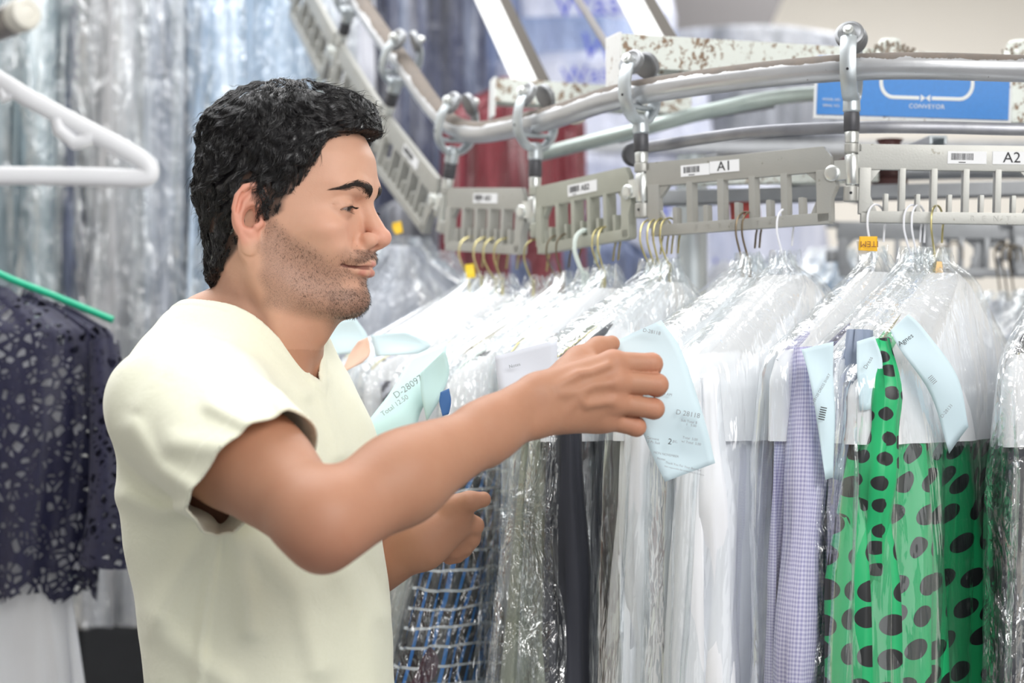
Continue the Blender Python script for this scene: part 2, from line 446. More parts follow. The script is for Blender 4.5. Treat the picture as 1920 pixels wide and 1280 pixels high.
def arm_left(P):
    d = cone(P, LEL, LWR, 0.038, 0.025)
    k1 = V3(862, 958, 2.03)
    d = smin(d, cone(P, LWR, k1, 0.024, 0.016), 0.02)
    d = smin(d, cone(P, LWR+np.array([0, 0.01, -0.008]), V3(862, 985, 2.045), 0.024, 0.014), 0.016)
    L = [([(845, 952, 2.03), (880, 940, 2.020), (906, 936, 2.025)], [0.015, 0.0115, 0.0088]),
         ([(862, 968, 2.045), (890, 985, 2.055), (884, 1010, 2.07), (870, 1015, 2.075)], [0.012, 0.0100, 0.009, 0.008]),
         ([(858, 985, 2.050), (880, 1008, 2.065), (872, 1030, 2.08)], [0.012, 0.0098, 0.0085]),
         ([(848, 1000, 2.055), (868, 1024, 2.07), (858, 1042, 2.08)], [0.011, 0.0095, 0.0082]),
         ([(838, 1008, 2.058), (850, 1032, 2.07), (842, 1046, 2.08)], [0.010, 0.0085, 0.0075])]
    for pts, rs in L: d = smin(d, chain(P, [V3(*p) for p in pts], rs, 0.004), 0.006)
    return d
NB = V3(470, 665, 1.965)          # base of the neck
TPSI = math.radians(24)
TF = np.array([math.cos(TPSI), -math.sin(TPSI), 0]); TL = np.array([math.sin(TPSI), math.cos(TPSI), 0])
def tors(P):                         # torso frame: forward, left, up  (metres, origin at base of neck)
    Q = P-NB; return np.stack([Q @ TF, Q @ TL, Q[:, 2]], 1)
def neck_chest(P):
    H = to_head(P)/1000.0
    d = cone(H, (-0.018, 0, -0.045), (-0.016, 0, -0.115), 0.052, 0.052)
    d = smin(d, cone(H, (-0.016, 0, -0.115), (-0.040, 0, -0.165), 0.053, 0.064), 0.02)
    Hm = H.copy(); Hm[:, 1] = np.abs(Hm[:, 1])
    d = smin(d, chain(Hm, [(-0.012, 0.058, -0.030), (0.008, 0.045, -0.09), (0.022, 0.016, -0.160)], [0.010, 0.0115, 0.010]), 0.014)
    d = smin(d, ell(H, (0.040, 0, -0.108), (0.010, 0.010, 0.014)), 0.014)
    d = smin(d, cone(H, (0.03, 0, -0.085), (0.01, 0, -0.095), 0.018, 0.02), 0.02)
    T = tors(P)
    Tm = T.copy(); Tm[:, 1] = np.abs(Tm[:, 1])
    d = smin(d, cone(Tm, (-0.045, 0.02, 0.03), (-0.045, 0.11, -0.05), 0.036, 0.038), 0.04)     # trapezius
    c = ell(T, (-0.02, 0, -0.16), (0.092, 0.135, 0.17))
    c = smin(c, ell(Tm, (0.035, 0.065, -0.12), (0.060, 0.075, 0.075)), 0.04)
    c = smin(c, cone(T, (-0.02, 0, -0.25), (-0.02, 0, -0.42), 0.088, 0.085), 0.05)
    d = smin(d, c, 0.05)
    d = smin(d, chain(Tm, [(0.052, 0.012, -0.045), (0.045, 0.09, -0.035), (0.0, 0.16, -0.03)], [0.010, 0.009, 0.009]), 0.02)
    return d
def head_w(P): return head(to_head(P))/1000.0*0.9
_c = from_head((10, 0, 15))
_head_b = inbox(head_w, _c-0.155, _c+0.155, 0.05)
_arm_b = inbox(arm_right, np.minimum(np.minimum(SH, EL), WR)-0.07, np.maximum(np.maximum(SH, EL), WR)+0.07, 0.05)
_hand_b = inbox(hand_right, V3(985, 830, 1.72), V3(1270, 620, 1.90), 0.05)
_armL_b = inbox(arm_left, V3(620, 1200, 1.98), V3(940, 900, 2.16), 0.05)
_nc_b = inbox(neck_chest, NB+np.array([-0.26, -0.26, -0.55]), NB+np.array([0.26, 0.26, 0.16]), 0.05)
def body(P):
    a = _nc_b(P)
    d = smin(_head_b(P), a, 0.026)
    r = smin(_arm_b(P), _hand_b(P), 0.012)
    d = smin(d, r, 0.03)
    return np.minimum(d, _armL_b(P))
def beard_density(H, eyeline=None):
    """0..1 stubble over jaw, chin and lip (head-local mm)"""
    x, z, y = H[:, 0], H[:, 2], np.abs(H[:, 1])
    up = np.interp(x, [-5, 12, 30, 50, 70, 80, 90, 110], [20, 12, -6, -20, -30, -26, -22, -22])
    m = sstep(up+5, up-14, z)*sstep(-5, 9, x+2*np.sin(z*0.2))
    m *= sstep(-102, -86, z-0.25*(40-x))
    m *= 1-0.75*np.exp(-((x-75)/13)**2-((z+37)/9)**2)*(y > 20)
    mous = sstep(-22.5, -27, z)*(1-sstep(-33.5, -37, z+0.12*y))*sstep(34, 27, y)*sstep(60, 76, x)
    chin = sstep(-60, -70, z)*sstep(45, 70, x)
    soul = np.exp(-((z+59)/4.5)**2)*sstep(15, 8, y)*sstep(60, 80, x)
    side = sstep(16, 22, x)*sstep(-5, 5, z+5)
    bald = np.exp(-((z+62)/9.0)**2)*sstep(8, 14, y)*sstep(70, 82, x)*0.75
    d = np.maximum.reduce([m*0.72*(1-bald), mous*0.95, chin*1.0, soul])
    lu = chain(mir(H), LIPU, LIPR); ll = chain(mir(H), LIPL, LIPRL); lp = np.minimum(lu, ll)
    d *= sstep(0.8, 2.4, lp)
    d *= sstep(96, 90, np.where((z > -24) & (y < 20), x, 0))
    d *= sstep(1.0, 3.0, ear(H))
    return np.clip(d, 0, 1), lp
def build_man():
    root = empty('person', (-0.27, 1.96, 0.0), 'dark-haired man in a pale yellow T-shirt seen in profile, holding the light blue ticket', 'person')
    iv = -np.array(root.location)
    h = 0.0015 if not QUICK else 0.0022
    lo = np.minimum(NB-0.26, V3(600, 1200, 1.5)); hi = np.array([0.19, 2.22, HO[2]+0.15])
    lo[0] = -0.56; lo[1] = 1.5; lo[2] = CZ-0.42
    V, F = surface(body, lo, hi, h)
    # colours of the skin
    H = to_head(V); nearh = (np.abs(H[:, 0]) < 140) & (np.abs(H[:, 1]) < 100) & (H[:, 2] > -130) & (H[:, 2] < 150)
    col = np.tile(np.array([0.49, 0.25, 0.155]), (len(V), 1)); Hh = H[nearh]
    c = col[nearh]; c[:] = (0.70, 0.405, 0.285)
    def bl(c, m, k, a=1.0): m = (m*a)[:, None]; return c*(1-m)+np.array(k)*m
    y = np.abs(Hh[:, 1])
    c = bl(c, np.exp(-((Hh[:, 0]-112)/16)**2-((Hh[:, 2]+12)/14)**2-(y/16)**2), (0.80, 0.36, 0.27), 0.65)
    c = bl(c, np.exp(-((Hh[:, 0]-70)/22)**2-((Hh[:, 2]+8)/14)**2-((y-42)/20)**2), (0.80, 0.42, 0.31), 0.5)
    c = bl(c, sstep(3, 0, ear(Hh)), (0.76, 0.34, 0.25), 0.75)
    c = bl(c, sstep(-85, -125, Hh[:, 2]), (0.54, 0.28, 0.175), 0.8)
    c = bl(c, sstep(4, -6, Hh[:, 0]-hairline_x(Hh[:, 2]))*sstep(1, 3, ear(Hh))*sstep(-66, -60, Hh[:, 2])*sstep(0, 3, ell(mir(Hh), (-15, 72, 4), (17, 16, 30))), (0.05, 0.035, 0.03), 0.9)
    bd, lp = beard_density(Hh)
    c = bl(c, bd, (0.22, 0.135, 0.10), 0.62)
    lips = sstep(1.0, -0.6, lp)*sstep(60, 75, Hh[:, 0])
    c = bl(c, lips, (0.60, 0.20, 0.17), 0.9)
    c = bl(c, sstep(2.2, 1.2, chain(mir(Hh), PART, [0.4]*5)), (0.16, 0.05, 0.04), 0.8)
    # eyeball colours
    gl = np.zeros(len(c))
    for e in EYE:
        Q = Hh-e; r = np.linalg.norm(Q, axis=1); ball = (r < 12.75) & (Q[:, 0] > 2)
        gaze = np.array([0.86, 0.0, -0.30]); gaze = gaze/np.linalg.norm(gaze)
        dist = np.linalg.norm(Q-gaze*12.3, axis=1)
        bc = np.where(dist[:, None] < 6.2, np.array([[0.03, 0.014, 0.008]]), np.array([[0.62, 0.52, 0.48]]))
        c[ball] = bc[ball]; gl[ball] = 1
        rim = np.exp(-((r-13.4)/0.9)**2)*(Q[:, 0] > 2)*(np.abs(Q[:, 2]+2) < 4.5)
        c = bl(c, rim*(~ball), (0.35, 0.17, 0.12), 0.5)
    col[nearh] = c
    # redness of knuckles and elbow
    for pts, rs in FING:
        col = bl(col, np.exp(-(np.linalg.norm(V-V3(*pts[0]), axis=1)/0.013)**2), (0.66, 0.28, 0.18), 0.5)
        col = bl(col, np.exp(-(np.linalg.norm(V-V3(*pts[1]), axis=1)/0.012)**2), (0.68, 0.28, 0.18), 0.5)
    col = bl(col, np.exp(-(np.linalg.norm(V-(EL+np.array([0, 0, -0.03])), axis=1)/0.05)**2), (0.56, 0.24, 0.16), 0.5)
    g = np.zeros(len(V)); g[nearh] = gl; b = np.zeros(len(V)); b[nearh] = bd
    o = mesh_obj('body', V+iv, F, None, root); me = o.data
    ca = me.color_attributes.new('tone', 'FLOAT_COLOR', 'POINT'); ca.data.foreach_set('color', np.concatenate([col, np.ones((len(V), 1))], 1).astype(np.float32).ravel())
    for nm, arr in (('gloss', g), ('stubble', b)):
        at = me.attributes.new(nm, 'FLOAT', 'POINT'); at.data.foreach_set('value', arr.astype(np.float32))
    t = NT('skin'); tone = t.n('ShaderNodeAttribute', _attribute_name='tone').outputs[0]
    gls = t.n('ShaderNodeAttribute', _attribute_name='gloss').outputs['Fac']; stb = t.n('ShaderNodeAttribute', _attribute_name='stubble').outputs['Fac']
    mott = t.noise(42, 5, 0.65); fine = t.noise(1500, 2, 0.5)
    cc = t.mix(t.math('MULTIPLY', t.math('SUBTRACT', mott, 0.35, clamp=True), 0.55), tone, t.n('ShaderNodeMix', _data_type='RGBA', _blend_type='MULTIPLY', i0=1.0, i6=tone, i7=(0.84, 0.66, 0.60, 1)).outputs[2])
    sp = t.math('MULTIPLY', t.math('GREATER_THAN', fine, 0.56), t.math('MULTIPLY', stb, 0.75))
    cc = t.mix(sp, cc, (0.10, 0.07, 0.06))
    bmp = t.bump(t.math('ADD', t.math('MULTIPLY', t.noise(900, 2), 0.5), t.noise(220, 3)), 0.16, 0.0012)
    rough = t.math('SUBTRACT', 0.52, t.math('MULTIPLY', gls, 0.42))
    sh = t.pbsdf(cc, rough, 0, bmp, Subsurface__Weight=t.math('MULTIPLY', t.math('SUBTRACT', 1.0, gls), 0.12), Subsurface__Radius=(0.012, 0.005, 0.003), Subsurface__Scale=0.6, Specular__IOR__Level=0.42)
    me.materials.append(t.done(sh))
    return root, iv, V, F
# ---------------------------------------------------------------- hair, brows, lashes, stubble (children of the man)
RS = np.random.RandomState(7)
def hairline_x(z):
    return np.interp(z, [-62, -50, -38, -25, -12, -2, 4, 9, 14, 24, 34, 50, 66, 80, 90, 97, 101, 106],
                        [-70, -55, -42, -25, -20, -16, 6, 19, 25, 27, 36, 50, 58, 63, 69, 84, 100, 300])
def hair_thick(H):
    x, y, z = H[:, 0], np.abs(H[:, 1]), H[:, 2]
    t = np.interp(z, [-65, -45, -20, 10, 30, 60, 90, 120, 150], [5, 10, 9, 7, 8, 10, 16, 24, 27])
    wz = sstep(-34, 22, z)*sstep(112, 78, z); t = t*(1-wz*(1-np.interp(x, [-100, -60, 0], [0.35, 0.7, 1.0])))
    t = t*np.where(z < 60, np.interp(hairline_x(z)-x, [0, 18], [0.30, 1.0]), 1.0)
    return t
def waves(H, s=1.0):
    x, y, z = H[:, 0]/s, H[:, 1]/s, H[:, 2]/s
    return (np.sin(x*0.21+1.9*np.sin(z*0.13+y*0.05))*np.sin(z*0.24+1.3*np.sin(x*0.11+y*0.09)+1)+0.6*np.sin(y*0.3+z*0.2+2*np.sin(x*0.15))*np.sin(x*0.33-z*0.12))
def hair_vol(H):
    t = hair_thick(H); d = head_nohair(H)-t-1.6*waves(H)
    d = smin(d, ell(H, (82, -4, 112), (22, 46, 17))-0.8*waves(H, 0.7), 14)
    d = smin(d, ell(H, (60, 0, 124), (36, 48, 20)), 12)
    cutm = np.maximum(H[:, 0]-hairline_x(H[:, 2]), -66-H[:, 2])
    cutm = cutm*0.6
    d = smax(d, cutm, 5)
    return smax(d, 2.5-ear(H), 3)
def hairline_cut(H):
    return H[:, 0]-hairline_x(H[:, 2])
def head_nohair(H):
    """smooth skull the hair grows on"""
    d = ell(H, (2, 0, 54), (94, 72, 79)); d = smin(d, ell(H, (-34, 0, 38), (56, 64, 62)), 20)
    d = smin(d, cone(H, (-24, 0, 10), (-26, 0, -70), 56, 50), 20)
    M = mir(H)
    d = smin(d, ell(M, (-6, 44, 14), (34, 26, 40)), 18)
    return d
def strands_mesh(paths, r, nside=3):
    """paths (n,m,3), r (n,) or (n,m)"""
    n, m, _ = paths.shape
    T = np.gradient(paths, axis=1); T /= np.maximum(np.linalg.norm(T, axis=2), 1e-9)[..., None]
    up = np.array([0.31, 0.42, 0.85]); A = np.cross(T, up); A /= np.maximum(np.linalg.norm(A, axis=2), 1e-6)[..., None]; Bn = np.cross(T, A)
    prof = np.interp(np.linspace(0, 1, m), [0, 0.1, 0.6, 1], [0.8, 1, 0.85, 0.15])
    rr = (r[:, None] if r.ndim == 1 else r)*prof[None]
    ang = 2*np.pi*np.arange(nside)/nside
    V = paths[:, :, None, :]+rr[..., None, None]*(A[:, :, None, :]*np.cos(ang)[:, None]+Bn[:, :, None, :]*np.sin(ang)[:, None])
    V = V.reshape(-1, 3)
    i = np.arange(n)[:, None, None]; j = np.arange(m-1)[None, :, None]; k = np.arange(nside)[None, None, :]
    b = (i*m+j)*nside
    F = np.stack([b+k, b+(k+1) % nside, b+nside+(k+1) % nside, b+nside+k], -1).reshape(-1, 4)
    return V, F
def flow(H, N):
    """tangent direction of the hair, head-local"""
    x, y, z = H[:, 0], H[:, 1], H[:, 2]
    top = sstep(80, 112, z); front = sstep(20, 70, x)*top; back = sstep(10, -50, x)
    D = np.zeros_like(H)
    D += (1-top)[:, None]*np.stack([-0.55-0*x, 0*x, -0.9+0*x], 1)
    D += (top*(1-front))[:, None]*np.stack([0.1*np.ones_like(x)-0.8*back, np.sign(y)*0.25, -0.35+0*x], 1)
    D += front[:, None]*np.stack([1.0+0*x, -0.35+0*x, 0.25+0*x], 1)
    D -= N*(D*N).sum(1)[:, None]
    return D/np.maximum(np.linalg.norm(D, axis=1), 1e-6)[:, None]
def surf_x(y, z, f=None, x0=40, x1=140):
    """front surface of the face at (y,z), scanning from outside"""
    f = f or head; y = np.asarray(y, float); z = np.asarray(z, float)
    xs = np.linspace(x1, x0, 101); out = np.full(len(y), x0, float); done = np.zeros(len(y), bool)
    for a in xs:
        d = f(np.stack([np.full(len(y), a), y, z], 1)); n = (d < 0) & ~done; out[n] = a; done |= n
    lo = out.copy(); hi = out+1.0
    for _ in range(8):
        mid = (lo+hi)/2; ins = f(np.stack([mid, y, z], 1)) < 0; lo = np.where(ins, mid, lo); hi = np.where(ins, hi, mid)
    return lo
def build_hair(root, iv):
    hm = NT('hair_black')
    ns = hm.noise(300, 2)
    m_hair = hm.done(hm.pbsdf((0.013, 0.012, 0.013), 0.27, 0, None, Specular__IOR__Level=0.75))
    # cap under the strands
    f = lambda P: hair_vol(to_head(P))/1000.0*0.85
    c = from_head((0, 0, 40)); V, F = surface(f, c-0.16, c+0.16, 0.003)
    def under(P):
        H = to_head(P); return np.maximum(smax(hair_vol(H)+4.5, head_nohair(H)-hair_thick(H)*0.7, 3), hairline_cut(H)+5)/1000.0*0.8
    CV, CF = surface(under, c-0.16, c+0.16, 0.003)
    # locks
    nc = 520; cand = V[RS.randint(0, len(V), 40000)]
    Hc = to_head(cand); ok = (Hc[:, 2] > -64) & (ear(Hc) > 2.0); Hc = Hc[ok]
    N0 = gradn(hair_vol, Hc, 1.0); keep = (Hc[:, 2] > -70); Hc = Hc[keep]
    cen = Hc[RS.choice(len(Hc), nc, False)]
    ns_ = 26000 if not QUICK else 14000
    R = Hc[RS.choice(len(Hc), ns_)]+RS.randn(ns_, 3)*0.8
    best = np.zeros(ns_, int); bd = np.full(ns_, 1e9)
    for i in range(nc):
        d2 = ((R-cen[i])**2).sum(1); m = d2 < bd; bd[m] = d2[m]; best[m] = i
    ph = RS.uniform(0, 2*np.pi, nc)[best]; amp = RS.uniform(0.8, 2.6, nc)[best]; fr = RS.uniform(0.16, 0.36, nc)[best]
    turn = RS.normal(0, 0.35, nc)[best]; lift = RS.uniform(-0.8, 3.2, nc)[best]
    m = 14; L = RS.uniform(0.65, 1.15, ns_)*np.interp(R[:, 2], [-60, -20, 15, 60, 110, 140], [24, 30, 26, 36, 44, 40])
    L = np.where((R[:, 2] < 60) & (hairline_x(R[:, 2])-R[:, 0] < 14), L*0.42, L)
    R0rand = RS.rand(ns_)
    fly = RS.rand(ns_) < 0.03
    paths = np.zeros((ns_, m, 3)); P = R+(cen[best]-R)*0.15
    step = (L/(m-1))[:, None]
    for k in range(m):
        N = gradn(hair_vol, P, 1.0)
        d = hair_vol(P)
        t = k/(m-1)
        tgt = lift*t-2.2*(R0rand)+0.6+np.where(fly, 9*t*t, 0)+1.2*amp*0.4*np.sin(ph+k*0.9)
        P = P+N*((tgt-d)*0.5)[:, None]
        paths[:, k] = P
        D = flow(P, N); S = np.cross(N, D)
        w = (amp*np.cos(ph+k*step[:, 0]*fr*1.15)*0.38+turn)[:, None]
        D = D+S*w; D /= np.linalg.norm(D, axis=1)[:, None]
        P = P+D*step
        P = P+(cen[best]+ (P-R) -P)*0.05
    q = (paths[:, :, 0] > hairline_x(paths[:, :, 2])+5) & (paths[:, :, 2] < 88)
    good = (q.sum(1) < 5) & (ear(paths[:, ::3].reshape(-1, 3)).reshape(ns_, -1).min(1) > 0.5) & (ell(mir(paths.reshape(-1, 3)), (-17, 75, 4), (14, 12, 27)).reshape(ns_, -1).min(1) > 0)
    paths = paths[good]
    SV, SF = strands_mesh(from_head(paths), RS.uniform(0.00016, 0.00034, len(paths)))
    VV = np.concatenate([CV, SV])+iv; FF = np.concatenate([CF, SF+len(CV)])
    o = mesh_obj('hair', VV, FF, m_hair, root); tag(o, 'wavy black hair')
    # eyebrows
    def brow(sgn):
        n = 520; t = RS.rand(n)**1.5
        yy = np.interp(t, [0, 0.45, 1], [9, 28, 46]); zz = np.interp(t, [0, 0.3, 0.6, 1], [35, 39, 43.5, 39])
        w = np.interp(t, [0, 0.15, 0.5, 1], [5.4, 6.0, 5.0, 3.4]); v = np.clip(RS.randn(n)*0.5, -1.2, 1.2); zz = zz+v*w
        ln = RS.uniform(6, 10, n); dy = np.interp(t, [0, 0.5, 1], [0.55, 0.9, 1.0]); dz = np.interp(t, [0, 0.3, 0.55, 1], [0.75, 0.42, 0.0, -0.45])-v*0.3
        pts = []
        for k in range(5):
            a = k/4*ln; y2 = yy+dy*a; z2 = zz+dz*a; x2 = surf_x(y2, z2)+0.3+0.9*(k > 0)-0.15*k
            pts.append(np.stack([x2, sgn*y2, z2], 1))
        return np.stack(pts, 1)
    Pb = np.concatenate([brow(-1), brow(1)])
    bv, bf = strands_mesh(from_head(Pb), RS.uniform(0.00013, 0.00022, len(Pb)))
    t2 = NT('brow_hair'); mb = t2.done(t2.pbsdf((0.028, 0.019, 0.016), 0.5))
    tag(mesh_obj('eyebrow', bv+iv, bf, mb, root), 'thick dark eyebrows')
    # lashes
    for e in EYE:
        Pl = []
        s = 1 if e[1] > 0 else -1
        for i in range(110):
            lat = RS.uniform(-11.5, 13.5); top = i % 4 != 0
            zz = (1.2-0.016*(lat+1)**2-0.06*lat) if top else (-5.8+0.017*lat**2+0.06*lat)
            r = 13.6; xx = math.sqrt(max(1, r*r-(lat*0.93)**2-zz**2)); b = e+np.array([xx, s*lat, zz])
            ln = RS.uniform(6.0, 8.5) if top else RS.uniform(2.5, 4); q = []
            for k in range(5):
                u = k/4*ln
                q.append(b+np.array([u*0.80, s*lat*0.035*u, (-0.62*u+0.055*u*u) if top else -0.35*u]))
            Pl.append(q)
        lv, lf = strands_mesh(from_head(np.array(Pl)), np.full(len(Pl), 0.00015))
        mesh_obj('eyelash', lv+iv, lf, mb, root)
    return m_hair, mb
def build_beard(root, iv, V, mat):
    H = to_head(V); m = (np.abs(H[:, 0]) < 120) & (np.abs(H[:, 1]) < 90) & (H[:, 2] > -115) & (H[:, 2] < 40); H = H[m]
    n = 26000 if not QUICK else 12000
    R = H[RS.randint(0, len(H), n)]+RS.randn(n, 3)*0.5
    bd, lp = beard_density(R); R = R[RS.rand(n) < bd**1.3]
    N = gradn(head, R, 0.6); R = R-N*head(R)[:, None]
    D = np.array([0.15, 0, -1.0])+N*0.9+RS.randn(len(R), 3)*0.35; D /= np.linalg.norm(D, axis=1)[:, None]
    L = RS.uniform(1.8, 4.0, len(R))[:, None]
    P = np.stack([R-N*0.2, R+D*L*0.5+N*0.1, R+D*L-N*0.15*L*0.3], 1)
    v, f = strands_mesh(from_head(P), RS.uniform(0.00009, 0.00016, len(R)))
    tag(mesh_obj('beard', v+iv, f, mat, root), 'short dark stubble beard')
# ---------------------------------------------------------------- T-shirt
_tz = np.array([-0.60, -0.45, -0.36, -0.28, -0.20, -0.14, -0.08, -0.02, 0.03, 0.08])
_tcX = np.array([515, 513, 513, 505, 481, 465, 455, 450, 462, 475])          # image column of the centre line
_ta = np.array([.120, .118, .118, .120, .121, .116, .104, .088, .066, .045])
_tb = np.array([.145, .143, .142, .146, .152, .156, .158, .150, .11, .07])
def torso_shirt(P):
    T = tors(P); z = np.clip(T[:, 2], -0.6, 0.08)
    cx = (np.interp(z, _tz, _tcX)-470)*0.000574/math.cos(TPSI)
    a = np.interp(z, _tz, _ta); b = np.interp(z, _tz, _tb)
    f = T[:, 0]-cx; l = T[:, 1]; n = 2.35
    rr = (np.abs(f/a)**n+np.abs(l/b)**n)**(1/n); rad = np.sqrt(f*f+l*l)
    d = np.where(rr > 1e-3, rad*(1-1/np.maximum(rr, 1e-3)), -a)
    d = smax(d, T[:, 2]-0.055, 0.03)
    Tm = T.copy(); Tm[:, 1] = np.abs(Tm[:, 1])
    d = smin(d, cone(Tm, (-0.035, 0.03, 0.012), (-0.03, 0.125, -0.05), 0.046, 0.052), 0.035)
    d = smin(d, ell(Tm, (0.03, 0.07, -0.12), (0.072, 0.08, 0.09)), 0.04)
    return d
SHL = NB+TL*0.135-TF*0.02+np.array([0, 0, -0.060]); UL = (LEL-SHL)/np.linalg.norm(LEL-SHL)
UR = (EL-SH)/np.linalg.norm(EL-SH)
HEM = 0.150
HN = np.array([0.173, -0.12, -0.19]); HN /= np.linalg.norm(HN); HC = V3(482, 885, 1.69)
def hemq(P): return (P-HC) @ HN
FOLDS = [  # (polyline in image pixels, width m, height m)
    ([(415, 965), (398, 1060), (378, 1200), (372, 1290)], 0.006, 0.0035),
    ([(420, 960), (450, 1040), (470, 1180)], 0.012, 0.006), ([(405, 965), (350, 1060), (300, 1150)], 0.014, 0.006),
    ([(380, 950), (300, 960), (235, 930)], 0.010, 0.005), ([(470, 1010), (560, 1110), (600, 1250)], 0.016, 0.006),
    ([(360, 920), (300, 880), (250, 800)], 0.012, 0.004), ([(540, 830), (480, 800), (400, 760)], 0.010, 0.004),
    ([(560, 815), (520, 740), (460, 690)], 0.010, 0.004), ([(640, 850), (620, 780), (600, 720)], 0.012, 0.004),
    ([(520, 880), (430, 840), (330, 830)], 0.014, 0.004), ([(300, 1180), (360, 1230), (430, 1280)], 0.014, 0.004),
    ([(640, 1080), (690, 1160), (700, 1280)], 0.016, 0.004), ([(430, 650), (500, 700), (570, 740)], 0.008, 0.002),
    ([(260, 760), (300, 700), (370, 650)], 0.010, 0.002)]
def collar(T):
    return T[:, 2]-(-0.030+1.0*np.sqrt(T[:, 1]**2+(np.minimum(T[:, 0]-0.055, 0)*0.62)**2+1e-6))
def shirt(P):
    d = torso_shirt(P)
    q = (P-SH) @ UR
    sl = cone(P, SH+np.array([0.0, 0.008, 0]), SH+UR*(HEM+0.07), 0.067, 0.065)
    sl = smin(sl, sph(P, SH+np.array([0.027, 0.02, 0.0]), 0.064), 0.03)
    d = smin(d, sl, 0.032)
    d = smin(d, cone(P, SHL, SHL+UL*(HEM+0.06), 0.060, 0.058), 0.035)
    # folds
    X = 960+P[:, 0]/np.maximum(P[:, 1], 0.5)*FPX; Z = HOR-(P[:, 2]-CZ)/np.maximum(P[:, 1], 0.5)*FPX
    I = np.stack([X, Z, 0*X], 1); nearm = sstep(2.02, 1.94, P[:, 1])
    for pts, w, hgt in FOLDS:
        n_ = len(pts); dd = chain(I, [(a, b, 0) for a, b in pts], [0]*n_)*0.000565
        d = d-1.8*hgt*np.exp(-(dd/w)**2)*nearm
    d = d-0.0012*np.sin(P[:, 0]*60+P[:, 2]*35+2*np.sin(P[:, 2]*22+P[:, 1]*15))*np.sin(P[:, 1]*40+P[:, 2]*28)
    T = tors(P); g = collar(T)
    d = d-0.0016*sstep(-0.0165, -0.0150, g)
    d = d-0.0010*sstep(-0.021, -0.0195, hemq(P))*(np.linalg.norm(P-SH-q[:, None]*UR, axis=1) < 0.10)
    return d
def build_shirt(root, iv):
    h = 0.0032 if not QUICK else 0.005
    lo = np.array([-0.60, 1.58, CZ-0.62]); hi = np.array([-0.06, 2.32, CZ+0.14])
    V, F = surface(shirt, lo, hi, h)
    T = tors(V)
    g1 = collar(T); g1 = np.where(T[:, 2] < -0.06, -1.0, g1)
    q = (V-SH) @ UR; rr = np.linalg.norm(V-SH-q[:, None]*UR, axis=1); g2 = np.where((rr < 0.11) & (V[:, 1] < 1.775) & (V[:, 0] > SH[0]+0.015), hemq(V), -1)
    q3 = (V-SHL) @ UL; r3 = np.linalg.norm(V-SHL-q3[:, None]*UL, axis=1); g3 = np.where((r3 < 0.09) & (T[:, 1] > 0.05), q3-HEM, -1)
    g4 = (CZ-0.60)-V[:, 2]
    g = np.maximum.reduce([g1, g2, g3, g4])
    keepf = (g[F] < 0).any(1); F = F[keepf]
    def G(P):
        T = tors(P); a = np.where(T[:, 2] < -0.06, -1.0, collar(T))
        return a
    used = np.unique(F); mv = used[(g[used] > 0)]
    for i in range(3):
        p = V[mv]; a = G(p); e = 1e-4
        gr = np.stack([(G(p+np.eye(3)[k]*e)-a)/e for k in range(3)], 1); n2 = np.maximum((gr**2).sum(1), 0.1)
        mm = (g1[mv] >= g[mv]-1e-9) & (a > 0) & (a < 0.02); V[mv[mm]] = p[mm]-(gr*(a/n2)[:, None])[mm]
    for gg, S, U in ((g2, HC-HN*HEM, HN), (g3, SHL, UL)):
        mm = mv[(gg[mv] >= g[mv]-1e-9)]; qq = (V[mm]-S) @ U-HEM; V[mm] -= U*np.clip(qq, 0, 0.015)[:, None]
    re = np.full(len(V), -1); re[used] = np.arange(len(used)); V = V[used]; F = re[F]
    t = NT('tshirt_cotton')
    kn = t.n('ShaderNodeTexWave', Vector=t.n('ShaderNodeMapping', Vector=t.coord(), Scale=(1, 1, 1)).outputs[0], Scale=420, Distortion=1.0, Detail=1).outputs[0]
    nm = t.bump(t.math('ADD', t.math('MULTIPLY', kn, 0.35), t.noise(380, 3)), 0.22, 0.0007)
    nm = t.bump(t.noise(26, 3, 0.5, dist=0.4), 0.16, 0.012, nm)
    m = t.done(t.pbsdf(t.mix(t.noise(300, 3), (0.88, 0.885, 0.70), (0.92, 0.925, 0.76)), 0.92, 0, nm, Sheen__Weight=0.25, Sheen__Roughness=0.5))
    o = mesh_obj('tshirt', V+iv, F, m, root); tag(o, 'pale yellow V-neck T-shirt')
    so = o.modifiers.new('thick', 'SOLIDIFY'); so.thickness = 0.0028; so.offset = 0
    return o
